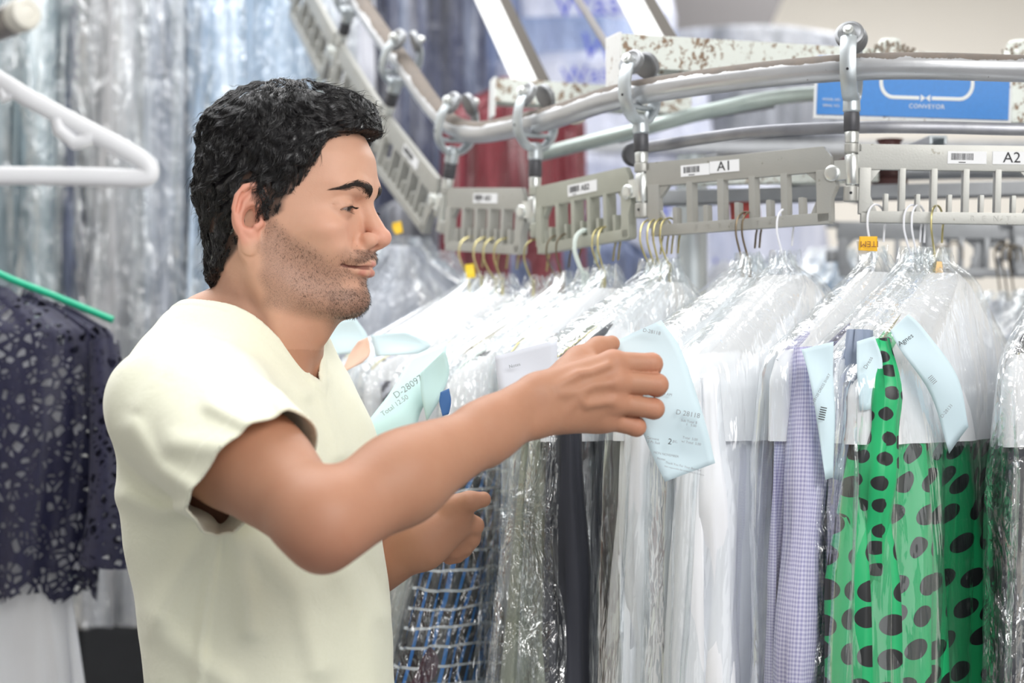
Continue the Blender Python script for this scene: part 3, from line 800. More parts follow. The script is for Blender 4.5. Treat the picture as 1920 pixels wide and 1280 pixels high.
# ---------------------------------------------------------------- materials of the conveyor
def m_cast():
    t = NT('cast_aluminium'); n = t.noise(420, 3, 0.6); l = t.noise(9, 4, 0.6)
    c = t.mix(l, (0.38, 0.38, 0.36), (0.53, 0.53, 0.50)); c = t.mix(t.math('GREATER_THAN', t.noise(60, 5, 0.7), 0.66), c, (0.33, 0.32, 0.28))
    return t.done(t.pbsdf(c, 0.48, 0.55, t.bump(n, 0.25, 0.0006)))
def m_zinc(name='zinc_steel', a=(0.50, 0.55, 0.58), b=(0.66, 0.70, 0.72), rough=0.42):
    t = NT(name); c = t.mix(t.noise(35, 4), a, b)
    return t.done(t.pbsdf(c, rough, 0.8, t.bump(t.noise(300, 3), 0.15, 0.0006)))
def m_tube():
    t = NT('worn_steel_tube'); c = t.mix(t.noise(14, 5, 0.6, stretch=(1, 1, 3)), (0.46, 0.47, 0.48), (0.72, 0.73, 0.76))
    g = t.n('ShaderNodeSeparateXYZ', Vector=t.n('ShaderNodeNewGeometry').outputs['Normal']).outputs[2]
    rust = t.math('MULTIPLY', t.math('MULTIPLY', t.noise(16, 6, 0.7), 1.9), t.math('ADD', g, 0.25, clamp=True), clamp=True)
    rust = t.math('GREATER_THAN', rust, 0.62)
    c = t.mix(t.math('MULTIPLY', rust, 0.85), c, t.mix(t.noise(90, 4), (0.055, 0.045, 0.035), (0.17, 0.115, 0.07)))
    sp = t.math('GREATER_THAN', t.noise(190, 4, 0.7), 0.70); c = t.mix(sp, c, (0.10, 0.08, 0.07))
    return t.done(t.pbsdf(c, t.math('ADD', 0.30, t.math('MULTIPLY', rust, 0.5)), t.math('SUBTRACT', 0.6, t.math('MULTIPLY', rust, 0.6)), t.bump(t.noise(120, 4), 0.3, 0.0006)))
def m_chipped(name, base=(0.80, 0.84, 0.79), dirt=0.60):
    t = NT(name); n = t.noise(110, 6, 0.75); n2 = t.noise(12, 4, 0.6)
    c = t.mix(t.noise(6, 3), base, tuple(x*0.93 for x in base))
    mask = t.math('GREATER_THAN', t.math('ADD', n, t.math('MULTIPLY', n2, 0.35)), dirt+0.155)
    c = t.mix(mask, c, t.mix(t.noise(30, 2), (0.16, 0.11, 0.08), (0.36, 0.24, 0.15)))
    return t.done(t.pbsdf(c, 0.55, 0, t.bump(t.math('SUBTRACT', n, t.math('MULTIPLY', mask, 0.4)), 0.4, 0.0015)))
M_CAST, M_ZINC, M_TUBE = m_cast(), m_zinc(), m_tube()
M_CHIP = m_chipped('chipped_white_paint'); M_CHIP2 = m_chipped('chipped_white_paint_plain', (0.86, 0.87, 0.86), 0.66)
M_DARK = simple('dark_rubber_sleeve', (0.085, 0.085, 0.095), 0.45, 0.3, 60, 0.3)
M_STEEL = m_zinc('bright_steel', (0.66, 0.68, 0.66), (0.80, 0.82, 0.80), 0.28)
M_GUIDE = m_zinc('blue_grey_guide', (0.22, 0.23, 0.27), (0.50, 0.50, 0.52), 0.42)
M_WHITE = simple('sticker_white', (0.86, 0.87, 0.89), 0.5)
M_INK = simple('black_ink', (0.02, 0.02, 0.025), 0.6)
M_GREYINK = simple('grey_ink', (0.30, 0.33, 0.36), 0.7)
M_PALEINK = simple('pale_print', (0.80, 0.82, 0.80), 0.6)
M_GREYMETAL = m_zinc('grey_structure', (0.26, 0.27, 0.28), (0.40, 0.41, 0.43), 0.5)
def text_obj(name, txt, size, mat, parent, M, extrude=0.0003, align='CENTER', shear=0.0, space=1.0):
    cu = bpy.data.curves.new(name, 'FONT'); cu.body = txt; cu.size = size; cu.align_x = align; cu.align_y = 'CENTER'; cu.extrude = extrude
    cu.resolution_u = 3; cu.shear = shear; cu.space_character = space
    tmp = bpy.data.objects.new(name, cu); COL.objects.link(tmp)
    dg = bpy.context.evaluated_depsgraph_get(); me = bpy.data.meshes.new_from_object(tmp.evaluated_get(dg))
    bpy.data.objects.remove(tmp); bpy.data.curves.remove(cu)
    me.materials.clear(); me.materials.append(mat)
    o = bpy.data.objects.new(name, me); COL.objects.link(o); o.parent = parent; o.matrix_local = M
    return o
# nodes of the conveyor: image column, rack-top row, distance
def NODE(px, py, d): return W(px, py, d)
ND = [NODE(2390, 268, 2.24), NODE(1995, 275, 2.11), NODE(1597, 270, 2.13), NODE(1203, 307, 2.27), NODE(1003, 352, 2.47), NODE(838, 352, 2.67), NODE(727, 213, 2.85), NODE(640, 78, 3.03), NODE(565, -62, 3.20)]
RAILZ = 0.090
def node_frame(i):
    """tangent (to the right), up across the path, outward"""
    a = ND[min(i+1, len(ND)-1)]; b = ND[max(i-1, 0)]; t = (b-a).normalized()
    out = Vector((t.y, -t.x, 0)).normalized(); up = out.cross(t).normalized()
    if up.z < 0: up = -up
    return t, up, out
def rack_parts():
    """local x to the right from the left post, z down from the rack top, in metres"""
    L = 0.243
    mb = MB(); th = 0.0065
    def bx(x0, x1, z0, z1, t=th, y=0): mb.box(((x0+x1)/2, y, -(z0+z1)/2), ((x1-x0)/2, t, (z1-z0)/2))
    # top bar with a cut corner towards the next post, bottom bar, ends
    mb.prism([(0.007, 0), (L-0.030, 0), (L-0.022, -0.012), (L-0.022, -0.030), (L-0.038, -0.030), (0.007, -0.030)][::-1], -0.0045, 0.0045)
    bx(0.012, L-0.024, 0.0785, 0.092)
    bx(0.009, 0.0225, 0.028, 0.082)
    mb.prism([(L-0.038, -0.028), (L-0.022, -0.028), (L-0.016, -0.048), (L-0.022, -0.062), (L-0.022, -0.090), (L-0.038, -0.090)][::-1], -th, th)
    n = 5; x0, x1 = 0.0225, L-0.038; p = (x1-x0)/n
    for k in range(1, n): bx(x0+k*p-0.0036, x0+k*p+0.0036, 0.028, 0.080, 0.0085, 0.003)
    for k in range(n): bx(x0+(k+0.5)*p-0.0026, x0+(k+0.5)*p+0.0026, 0.058, 0.080, 0.0075, 0.003)
    mb.prism([(0.0225, -0.030), (0.034, -0.030), (0.0225, -0.045)][::-1], -0.003, 0.006)
    mb.prism([(0.0225, -0.060), (0.0225, -0.079), (0.031, -0.079)][::-1], -0.003, 0.006)
    mb.prism([(x1, -0.030), (x1-0.012, -0.030), (x1, -0.042)], -0.003, 0.006)
    mb.prism([(x1, -0.060), (x1-0.008, -0.079), (x1, -0.079)], -0.003, 0.006)
    # barrels on the left post
    for z0, z1 in ((-0.001, 0.011), (0.049, 0.068)):
        mb.lathe((0, 0, -z1), (0, 0, 1), [(0, 0.0075), (0.001, 0.0085), (z1-z0-0.001, 0.0085), (z1-z0, 0.0075)], 20)
        bx(0.004, 0.012, z0+0.001, z1-0.001, 0.0045)
    kn = MB()   # knuckle that grips the next post, local to the right end
    kn.lathe((L, 0, -0.048), (0, 0, 1), [(0, 0.0078), (0.001, 0.0086), (0.034, 0.0086), (0.035, 0.0078)], 20)
    kn.box((L-0.011, -0.001, -0.030), (0.009, 0.0055, 0.0115))
    bo = MB(); bo.lathe((L-0.0225, -0.004, -0.033), (0, -1, 0), [(0, 0.0095), (0.0045, 0.0095), (0.0058, 0.0080), (0.006, 0.004)], 20)
    return mb, kn, bo
def build_racks():
    mb, kn, bo = rack_parts()
    info = ['rack at the right edge of the photo, past the one stickered A2', 'cast rack with the sticker A2, right of the near post', 'cast rack with the sticker A1, above the held ticket',
            'greenish cast rack with a small sticker, left of the rack stickered A1', 'cast rack behind the man\'s nose line, at the foot of the rising track',
            'slanting cast rack just right of the man\'s hair, lowest on the rising track', 'slanting cast rack on the rising track, second from its foot', 'slanting cast rack at the top edge of the photo, last of the rising track']
    mg = NT('greenish_cast'); M_GC = mg.done(mg.pbsdf(mg.mix(mg.noise(20, 4), (0.36, 0.37, 0.32), (0.50, 0.51, 0.45)), 0.5, 0.5, mg.bump(mg.noise(420, 3), 0.25, 0.0006)))
    first = None; roots = []
    for i in range(len(ND)-1):
        a, b = ND[i+1], ND[i]     # left, right
        t = (b-a); Lr = t.length; t.normalize(); out = Vector((t.y, -t.x, 0)).normalized(); up = out.cross(t)
        if up.z < 0: up = -up
        r = empty('conveyor_rack', a, 'grey '+info[i], 'rack', 'cast racks along the conveyor')
        M = Matrix((t, -out, up)).transposed(); r.rotation_euler = M.to_euler()
        r.scale = (1, 1, 1)
        s = Lr/0.243
        V = [(x*s, y, z) for x, y, z in mb.V]
        f = MB(); f.V = V; f.F = mb.F; f.build('rack_frame', M_GC if i in (3,) else M_CAST, r, smooth=True, bevel=0.0011)
        k = MB(); k.V = [(x-0.243+Lr, y, z) for x, y, z in kn.V]; k.F = kn.F; k.build('hinge_knuckle', M_STEEL, r)
        q = MB(); q.V = [(x-0.243+Lr, y, z) for x, y, z in bo.V]; q.F = bo.F; q.build('bolt', M_STEEL, r)
        roots.append((r, Lr))
    def sticker(r, x0, x1, z0, z1, txt=None, bars=False, tint=M_WHITE, y=-0.0050, size=0.013):
        s = MB(); s.box(((x0+x1)/2, y, -(z0+z1)/2), ((x1-x0)/2, 0.0003, (z1-z0)/2)); so = s.build('sticker', tint, r, smooth=False)
        tag(so, 'white paper sticker'+(' with a barcode' if bars and not txt else ''))
        if txt: text_obj('lettering', txt, size, M_INK, so, Matrix.Translation(((x0+x1)/2+(0.007 if bars else 0), y-0.0004, -(z0+z1)/2)) @ Matrix.Rotation(PI/2, 4, 'X'))
        if bars:
            b = MB(); rr = random.Random(int(x0*1e4)); x = x0+0.004; xe = x0+(x1-x0)*(0.40 if txt else 0.66)
            while x < xe:
                w = rr.choice([0.0004, 0.0007, 0.0010]); b.box((x+w/2, y-0.0004, -(z0+z1)/2+0.0010), (w/2, 0.0001, (z1-z0)*0.27)); x += w+rr.choice([0.0005, 0.0008])
            b.box(((x0+xe)/2+0.002, y-0.0004, -z1+0.0016), (0.004, 0.0001, 0.0005))
            b.build('barcode', M_INK, so, smooth=False)
    r = roots[2][0]; sticker(r, 0.056, 0.0945, 0.0075, 0.0215, bars=True); sticker(r, 0.095, 0.134, 0.0060, 0.0205, 'A1', size=0.0165)
    r = roots[1][0]; sticker(r, 0.1105, 0.155, 0.0075, 0.0220, bars=True); sticker(r, 0.162, 0.206, 0.0070, 0.0220, 'A2', size=0.0175)
    r = roots[3][0]; sticker(r, 0.085, 0.150, 0.008, 0.023, 'AB2', bars=True, size=0.011)
    r = roots[4][0]; sticker(r, 0.085, 0.150, 0.008, 0.022, 'AB3', bars=True, size=0.011)
    r = roots[5][0]; sticker(r, 0.09, 0.150, 0.006, 0.022, None, bars=True)
    for ri, txt, fx in ((2, 'F O R E', 0.36), (2, 'T A', 0.60), (1, 'R E N T', 0.66)):
        r, Lr = roots[ri]
        text_obj('lettering', txt, 0.0085, M_CAST, r, Matrix.Translation((Lr*fx, -0.0066, -0.0853)) @ Matrix.Rotation(PI/2, 4, 'X'), 0.0004, space=1.9 if ri == 2 else 1.7)
    return roots
def build_trolley(i, label, first=None):
    p = ND[i]; t, up, out = node_frame(i)
    r = empty('rail_trolley', p, label, 'trolley', 'roller trolleys carrying the racks')
    r.rotation_euler = Matrix((t, -out, up)).transposed().to_euler()   # local: x along the path, -y towards the outside, z up
    m = MB(); m.lathe((0, 0, -0.066), (0, 0, 1), [(0, 0.0055), (0.085, 0.0055)], 12); m.build('pivot_pin', M_STEEL, r)
    m = MB(); m.lathe((0, 0, 0.0015), (0, 0, 1), [(0, 0.0080), (0.012, 0.0085), (0.013, 0.0078)], 20); m.build('collar', M_STEEL, r)
    m = MB(); m.lathe((0, 0, 0.015), (0, 0, 1), [(0, 0.0088), (0.001, 0.0094), (0.021, 0.0094), (0.022, 0.0088)], 20); m.build('sleeve', M_DARK, r)
    m = MB(); m.lathe((0, 0, 0.037), (0, 0, 1), [(0, 0.0085), (0.002, 0.0105), (0.020, 0.0100), (0.024, 0.0070)], 20)
    # C-shaped arms on both sides of the tube
    for s in (-1, 1):
        pts = [(0, s*0.004, 0.052), (0, s*0.016, 0.058), (0, s*0.027, 0.072), (0, s*0.030, 0.090), (0, s*0.0275, 0.108), (0, s*0.021, 0.122)]
        m.tube(catmull(pts, 5), 0.0090, 10, flat=(0.55, 1.1))
    m.tube([(0, -0.026, 0.071), (0, 0.026, 0.071)], 0.0035, 10)
    m.build('yoke', M_ZINC, r)
    for s in (-1, 1):
        ax = Vector((0, -s*0.80, 0.60)) if False else Vector((0, -s*0.86, -0.50))
        c = Vector((0, s*0.0150, 0.1255))
        w = MB(); A = Vector((0, s*0.90, 0.42))
        w.lathe(c-A*0.005, A, [(0, 0.0120), (0.0006, 0.0158), (0.0015, 0.0170), (0.0085, 0.0170), (0.0094, 0.0158), (0.010, 0.0135), (0.0088, 0.0120)], 28)
        wo = w.build('wheel', M_GREYMETAL, r)
        h = MB(); h.lathe(c+A*0.002, A, [(0, 0.0075), (0.006, 0.0065), (0.010, 0.0062), (0.0105, 0.0040), (0.013, 0.0036)], 12); h.build('axle_nut', M_STEEL, wo)
    d = MB(); d.lathe((0, -0.0345, 0.083), (0, -1, 0), [(0, 0.0016), (0.0006, 0.0016)], 10); d.build('grease_hole', M_INK, r)
    d = MB(); d.lathe((0, -0.0086, -0.058), (0, -1, 0), [(0, 0.0018), (0.0003, 0.0018)], 10); d.build('set_screw', M_INK, r)
    return r
def polyrail(pts, per=10): return catmull(pts, per)
def beam(name, a, b, w, h, mat, label, cat, wall=0.004, open_down=True, endcap=True, cap=0.06, group=None):
    """steel channel from a to b; w across, h high"""
    a, b = Vector(a), Vector(b); L = (b-a).length; t = (b-a).normalized(); s = Vector((t.y, -t.x, 0)).normalized(); u = s.cross(t); u = -u if u.z < 0 else u
    r = empty(name, a, label, cat, group); r.rotation_euler = Matrix((t, -s, u)).transposed().to_euler()
    m = MB()
    m.box((L/2, -w/2, 0), (L/2, wall/2, h/2)); m.box((L/2, w/2, 0), (L/2, wall/2, h/2)); m.box((L/2, 0, h/2-wall/2), (L/2, w/2, wall/2))
    m.build('channel', mat, r, bevel=0.0015, smooth=False)
    if endcap:
        e = MB(); e.box((-0.001, 0, h*0.55-cap/2), (0.002, w/2+0.002, cap/2)); e.build('end_plate', M_CHIP2, r, bevel=0.0018, smooth=False)
    return r
def build_conveyor():
    racks = build_racks()
    lab = ['zinc roller trolley beyond the right edge of the photo', 'zinc trolley at the right end of the rack stickered A2', 'zinc trolley in front of the blue sign',
           'zinc trolley with an open U yoke left of the rack stickered A1', 'zinc roller trolley at the left end of the greenish rack', 'zinc roller trolley where the track starts to rise, right of the man\'s hair',
           'zinc roller trolley above the man\'s forehead on the rising track', 'blurred roller trolley second up the rising track', 'blurred roller trolley at the top edge of the photo']
    for i in range(1, len(ND)-1): build_trolley(i, lab[i])
    # load-carrying tube through the trolleys
    pts = []
    for i in range(len(ND)):
        t, up, out = node_frame(i); pts.append(ND[i]+up*RAILZ)
    m = MB(); m.tube(polyrail(pts, 12), 0.0158, 24); o = m.build('conveyor_rail', M_TUBE); tag(o, 'worn round steel conveyor tube curving left past the blue sign and then upward', 'rail')
    c1 = pts[3].lerp(pts[4], 0.60); dr = (pts[4]-pts[3]).normalized()
    m = MB(); m.lathe(c1-dr*0.007+Vector((0, 0, -0.002)), dr, [(0, 0.0150), (0.001, 0.0162), (0.013, 0.0162), (0.014, 0.0150)], 24); tag(m.build('rail_clip', simple('cream_metal', (0.72, 0.70, 0.60), 0.4, 0.3)), 'cream metal clip round the tube left of the U-shaped trolley', 'clip')
    # lower guide strip behind the posts
    g = [W(2350, 236, 2.26), W(1995, 243, 2.15), W(1760, 239, 2.15), W(1597, 239, 2.17), W(1400, 249, 2.22), W(1215, 276, 2.31)]
    m = MB(); m.tube(polyrail(g, 10), 0.0075, 8, flat=(1.0, 0.45)); o = m.build('guide_rail', M_GUIDE); tag(o, 'narrow dusty grey guide strip curving below the blue sign', 'rail')
    m = MB(); m.lathe(W(1188, 290, 2.33), (0.25, -1, 0), [(-0.006, 0.013), (-0.004, 0.015), (0.004, 0.015), (0.006, 0.013)], 24); tag(m.build('guide_roller', M_DARK), 'dark roller at the left end of the guide strip', 'roller')
    # inner track of the far side and its braces
    inn = [W(1010, 290, 2.72), W(1190, 245, 2.62), W(1330, 208, 2.60), W(1480, 180, 2.62), W(1700, 168, 2.7)]
    m = MB(); m.tube(polyrail(inn, 8), 0.011, 10, flat=(1, 0.5)); tag(m.build('inner_rail', m_zinc('green_zinc', (0.34, 0.40, 0.38), (0.52, 0.58, 0.56), 0.4)), 'green-grey inner rail running behind the round tube', 'rail')
    inn2 = [W(1160, 262, 2.66), W(1300, 222, 2.64), W(1450, 196, 2.66)]
    m = MB(); m.tube(polyrail(inn2, 8), 0.006, 8); tag(m.build('brace_rod', M_GREYMETAL), 'thin grey rod just under the inner rail', 'rod')
    beam('channel_beam', W(1152, 100, 2.38), W(2050, 150, 2.62), 0.045, 0.044, M_CHIP, 'chipped white steel channel beam above the round tube, its end left of the blue sign', 'beam', cap=0.095)
    beam('channel_beam', W(925, 172, 2.75), W(1290, 196, 2.80), 0.040, 0.036, M_CHIP, 'chipped white channel beam end left of the U-shaped trolley, above the greenish rack', 'beam')
    beam('channel_beam', W(1215, 338, 2.50), W(1640, 333, 2.55), 0.03, 0.014, M_CHIP, 'thin pale beam seen just above the rack stickered A1', 'beam', endcap=False)
    beam('cross_arm', W(1240, 372, 2.62), W(2000, 352, 2.60), 0.04, 0.020, M_GREYMETAL, 'grey-blue cross arm seen through the slots of the racks', 'beam', endcap=False)
    beam('cross_arm', W(1330, 300, 2.50), W(1620, 372, 2.72), 0.02, 0.016, M_GREYMETAL, 'dark diagonal brace above the rack stickered A1', 'beam', endcap=False)
    beam('cross_arm', W(1760, 262, 2.40), W(1660, 300, 2.62), 0.02, 0.012, M_ZINC, 'short light brace just below the blue sign', 'beam', endcap=False)
    # white diagonals overhead
    for k, (a, b, lb) in enumerate([(W(885, -60, 3.15), W(990, 165, 2.78), 'white diagonal hanger beam with a dark side at the top of the photo'),
                                    (W(1150, -60, 2.95), W(1232, 95, 2.55), 'white diagonal hanger beam left of the long channel beam, cut by the top edge')]):
        r = empty('diagonal_beam', a, lb, 'beam'); t = (b-a).normalized(); sx = Vector((t.z, 0, -t.x)).normalized(); sy = t.cross(sx)
        L = (b-a).length; M = Matrix((t, sx, sy)).transposed(); r.rotation_euler = M.to_euler()
        m = MB(); m.box((L/2, 0, 0), (L/2, 0.018, 0.003)); m.build('painted_face', M_CHIP2, r, smooth=False)
        m = MB(); m.box((L/2, 0.026 if sx.x > 0 else -0.026, 0.010), (L/2, 0.009, 0.013)); m.build('bare_side', simple('dusty_brown_steel', (0.075, 0.065, 0.055), 0.8), r, smooth=False)
    m = MB(); m.tube([W(1060, -40, 2.9), W(1150, 105, 2.55)], 0.0055, 8); tag(m.build('tie_rod', simple('dusty_rod', (0.20, 0.19, 0.19), 0.7)), 'thin dark tie rod crossing between the two white diagonals', 'rod')
    # sign
    P = W(1712, 172, 2.36); r = empty('conveyor_sign', P, 'blue enamel sign reading CONVEYOR with a white loop arrow, behind the round tube', 'sign'); r.rotation_euler = (0, math.radians(2.2), math.radians(-3))
    w, h = 0.1235, 0.038
    m = MB(); m.box((0, 0.003, 0.004), (w+0.004, 0.002, h+0.004)); m.build('backing_plate', M_CHIP2, r, bevel=0.001, smooth=False)
    m = MB(); m.box((0, 0, 0.005), (w, 0.0012, h)); mo = m.build('enamel_face', simple('sign_blue', (0.010, 0.20, 0.60), 0.35, 0, 200, 0.12), r, smooth=False)
    lp = []
    for cx, s in ((0.060, 1), (-0.026, -1)):
        for k in range(13):
            a = (-PI/2+PI*k/12) if s > 0 else (PI/2+PI*k/12)
            lp.append((cx+0.016*math.cos(a), -0.0016, 0.012+0.020*math.sin(a)))
    # open loop: break in the lower run where the arrow heads meet
    up_ = [p for p in lp]
    path = [(0.024, -0.0016, -0.008)]+up_[0:13]+up_[13:]+[(0.008, -0.0016, -0.008)]
    m = MB(); m.tube(path, 0.0023, 6, flat=(1, 1))
    V = [(x, min(-0.0013, max(-0.0018, y)), z) for x, y, z in m.V]; m.V = V
    for x, s in ((0.022, -1), (0.010, 1)):
        m.prism([(x, -0.0035), (x, -0.0125), (x+s*0.006, -0.008)], -0.0018, -0.0013)
    m.build('loop_arrow', M_PALEINK, mo, smooth=False)
    RX = Matrix.Rotation(PI/2, 4, 'X')
    text_obj('lettering', 'CONVEYOR', 0.0080, M_PALEINK, mo, Matrix.Translation((0.018, -0.0016, -0.0190)) @ RX, 0.0002, space=1.1)
    text_obj('lettering', 'MODEL NO.', 0.0044, M_PALEINK, mo, Matrix.Translation((-0.105, -0.0016, -0.0135)) @ RX, 0.0002, 'CENTER')
    text_obj('lettering', 'SERIAL NO.', 0.0044, M_PALEINK, mo, Matrix.Translation((-0.105, -0.0016, -0.0215)) @ RX, 0.0002, 'CENTER')
    m = MB(); m.box((-0.078, -0.0016, -0.0135), (0.008, 0.0003, 0.0028)); m.box((-0.078, -0.0016, -0.0215), (0.008, 0.0003, 0.0028)); m.build('number_field', M_PALEINK, mo, smooth=False)
    # bracket right of the sign
    m = MB(); c = W(1912, 185, 2.40); m.box(c, (0.011, 0.006, 0.032)); m.box(c+Vector((0.02, 0, 0.05)), (0.02, 0.006, 0.02)); tag(m.build('sign_bracket', M_CHIP, bevel=0.001, smooth=False), 'chipped white bracket right of the blue sign', 'bracket')
    # dusty hub lumps above the tube
    for px, py, s, lb in ((1668, 82, 1.0, 'dust-covered bearing hub above the blue sign'), (1915, 85, 1.3, 'dusty hub at the right edge above the tube')):
        r = empty('bearing_hub', W(px, py+22, 2.45), lb, 'bearing'); m = MB()
        m.lathe((0, 0, -0.012), (0, 0, 1), [(0, 0.034*s), (0.005, 0.033*s), (0.012, 0.022*s), (0.020, 0.019*s), (0.021, 0.0145*s), (0.030, 0.0150*s), (0.034, 0.012*s)], 20)
        o = m.build('hub_casting', M_CHIP, r)
        m = MB(); rr = random.Random(3)
        for k in range(60):
            a = rr.uniform(0, 2*PI); q = rr.uniform(0.5, 1)*0.03*s; m.tube([(q*math.cos(a), q*math.sin(a), -0.004+0.8*(0.03-q)), (q*math.cos(a)+rr.uniform(-.006, .006), q*math.sin(a)+rr.uniform(-.006, .006), 0.002+0.8*(0.03-q)+rr.uniform(0, 0.005))], 0.0016, 5)
        lo = m.build('lint', simple('grey_lint', (0.27, 0.23, 0.19), 0.95), r); lo['kind'] = 'stuff'
    # gearbox under the sign, seen through the racks
    r = empty('drive_motor', W(1668, 350, 2.62), 'dark red-brown drive housing seen through the slots of the rack stickered A2', 'motor')
    m = MB(); m.lathe((0, 0, -0.012), (0, 0, 1), [(0, 0.020), (0.004, 0.026), (0.022, 0.026), (0.026, 0.018), (0.075, 0.016), (0.08, 0.02)], 20); m.box((0, 0, 0.034), (0.07, 0.03, 0.006))
    m.build('housing', simple('oily_red_brown', (0.085, 0.03, 0.028), 0.5), r)
    # steel column
    r = empty('steel_column', (W(1297, 470, 2.75).x, 2.75, 0), 'silver round steel column below the rack stickered A1', 'column')
    m = MB(); m.lathe((0, 0, 0), (0, 0, 1), [(0, 0.0235), (CZ+0.33, 0.0235)], 24); m.build('column_pipe', M_ZINC, r)
    m = MB(); m.lathe((0, 0, 0), (0, 0, 1), [(0, 0.07), (0.008, 0.07)], 20); m.build('base_plate', M_ZINC, r)
    # back run of the conveyor, seen at the right
    for k in range(4):
        a = W(1560+k*165, 415-k*2, 3.02-k*0.03); r0, _ = racks[2]
        r = r0.copy(); COL.objects.link(r); r.location = a; r.rotation_euler = (0, math.radians(1), math.radians(-6)); r.name = 'conveyor_rack'
        r['label'] = ['dark far rack seen behind the gap between the racks stickered A1 and A2', 'dark far rack hanging below the left half of the rack stickered A2', 'dark far rack below the right half of the rack stickered A2', 'dark far rack cut by the right edge of the photo'][k]
        r['group'] = 'far racks on the back run'
        for ch in r0.children:
            if ch.name.startswith(('rack_frame', 'hinge', 'bolt')):
                c = ch.copy(); c.parent = r; COL.objects.link(c)
                if ch.name.startswith('rack_frame'):
                    c.data = ch.data.copy(); c.data.materials[0] = M_GREYMETAL
                else: c.data = ch.data.copy(); c.data.materials[0] = M_GREYMETAL
    back = [W(1500, 330, 3.1), W(1740, 322, 3.0), W(2000, 318, 2.92)]
    m = MB(); m.tube(polyrail(back, 6), 0.014, 14); tag(m.build('back_rail', M_GREYMETAL), 'dark far rail above the back run of racks', 'rail')
# ---------------------------------------------------------------- cloth, paper and film
def film(name, tint=(0.965, 0.98, 0.985), haze=0.05, gloss=0.05, bump=0.55, bs=11, stretch=(1.6, 1.6, 0.30), dist=0.013, rough=0.10):
    t = NT(name)
    h1 = t.noise(bs, 3, 0.5, stretch=stretch, dist=1.6); h2 = t.noise(bs*3.0, 2, 0.5, stretch=stretch, dist=1.2)
    vor = t.n('ShaderNodeTexVoronoi', Vector=t.n('ShaderNodeMapping', Vector=t.coord(), Scale=tuple(x*1.0 for x in stretch)).outputs[0], Scale=bs*1.6, _feature='F1').outputs[0]
    nm = t.bump(t.math('ADD', t.math('ADD', h1, t.math('MULTIPLY', h2, 0.22)), t.math('MULTIPLY', vor, 0.30)), bump, dist)
    gl = t.n('ShaderNodeBsdfGlossy', Color=(1, 1, 1), Roughness=rough, Normal=nm).outputs[0]
    tr = t.n('ShaderNodeBsdfTransparent', Color=tint).outputs[0]
    df = t.n('ShaderNodeBsdfDiffuse', Color=(0.90, 0.92, 0.94)).outputs[0]
    tl = t.n('ShaderNodeBsdfTranslucent', Color=(0.90, 0.92, 0.94)).outputs[0]
    dm = t.n('ShaderNodeMixShader', i0=0.5, i1=df, i2=tl).outputs[0]
    streak = t.math('MULTIPLY', t.math('SUBTRACT', h1, 0.40, clamp=True), haze*8)
    a = t.n('ShaderNodeMixShader', i0=streak, i1=tr, i2=dm).outputs[0]
    fr = t.n('ShaderNodeFresnel', IOR=1.42).outputs[0]
    fac = t.math('ADD', t.math('MULTIPLY', fr, 0.42), gloss, clamp=True)
    return t.done(t.n('ShaderNodeMixShader', i0=t.math('MINIMUM', fac, 0.38), i1=a, i2=gl).outputs[0])
M_FILM = film('clear_film'); M_FILM2 = film('crinkled_film', haze=0.045, gloss=0.10, bump=1.0, bs=15, stretch=(1, 1, 0.55), dist=0.035, rough=0.07)
def cloth(name, color, rough=0.85, weave=900, var=0.06, sheen=0.1):
    t = NT(name); c = t.mix(t.noise(8, 3), tuple(x*(1-var) for x in color), tuple(min(1, x*(1+var)) for x in color)) if not isinstance(color, str) else color
    return t.done(t.pbsdf(c, rough, 0, t.bump(t.noise(weave, 2), 0.15, 0.0005), Sheen__Weight=sheen))
M_PAPER = cloth('cape_paper', (0.85, 0.85, 0.87), 0.8, 200, 0.015, 0)
M_WSHIRT = cloth('white_cotton', (0.88, 0.89, 0.92))
M_WROBE = cloth('soft_white_cotton', (0.87, 0.88, 0.90))
def uvxy(t):
    u = t.n('ShaderNodeUVMap').outputs[0]; s = t.n('ShaderNodeSeparateXYZ', Vector=u); return u, s.outputs[0], s.outputs[1]
def m_dots():
    t = NT('green_black_dots'); u, x, y = uvxy(t)
    v = t.n('ShaderNodeTexVoronoi', Vector=u, Scale=28.0, Randomness=0.32, _feature='F1', _voronoi_dimensions='2D'); d = v.outputs['Distance']
    mk = t.math('LESS_THAN', t.math('ADD', d, t.math('MULTIPLY', t.noise(40, 2, vec=u), 0.05)), 0.345)
    c = t.mix(mk, t.mix(t.noise(5, 3), (0.012, 0.42, 0.14), (0.02, 0.52, 0.19)), (0.018, 0.020, 0.022))
    return t.done(t.pbsdf(c, 0.42, 0, None, Sheen__Weight=0.1))
def m_net():
    t = NT('blue_net_print'); u, x, y = uvxy(t)
    uw = t.n('ShaderNodeTexNoise', Vector=u, Scale=9.0, Detail=3.0).outputs[1]
    vec = t.n('ShaderNodeVectorMath', _operation='ADD', i0=u, i1=t.n('ShaderNodeVectorMath', _operation='SCALE', i0=uw, Scale=0.020).outputs[0]).outputs[0]
    s = t.n('ShaderNodeSeparateXYZ', Vector=vec)
    def line(v, f, w): return t.math('LESS_THAN', t.math('ABSOLUTE', t.math('SUBTRACT', t.math('FRACT', t.math('MULTIPLY', v, f)), 0.5)), w)
    c = t.mix(line(s.outputs[0], 58, 0.15), (0.022, 0.024, 0.028), (0.03, 0.22, 0.62))
    c = t.mix(line(s.outputs[1], 42, 0.075), c, (0.72, 0.76, 0.78))
    big = t.math('GREATER_THAN', t.noise(7, 2, vec=u), 0.66); c = t.mix(big, c, (0.07, 0.02, 0.04))
    return t.done(t.pbsdf(c, 0.45))
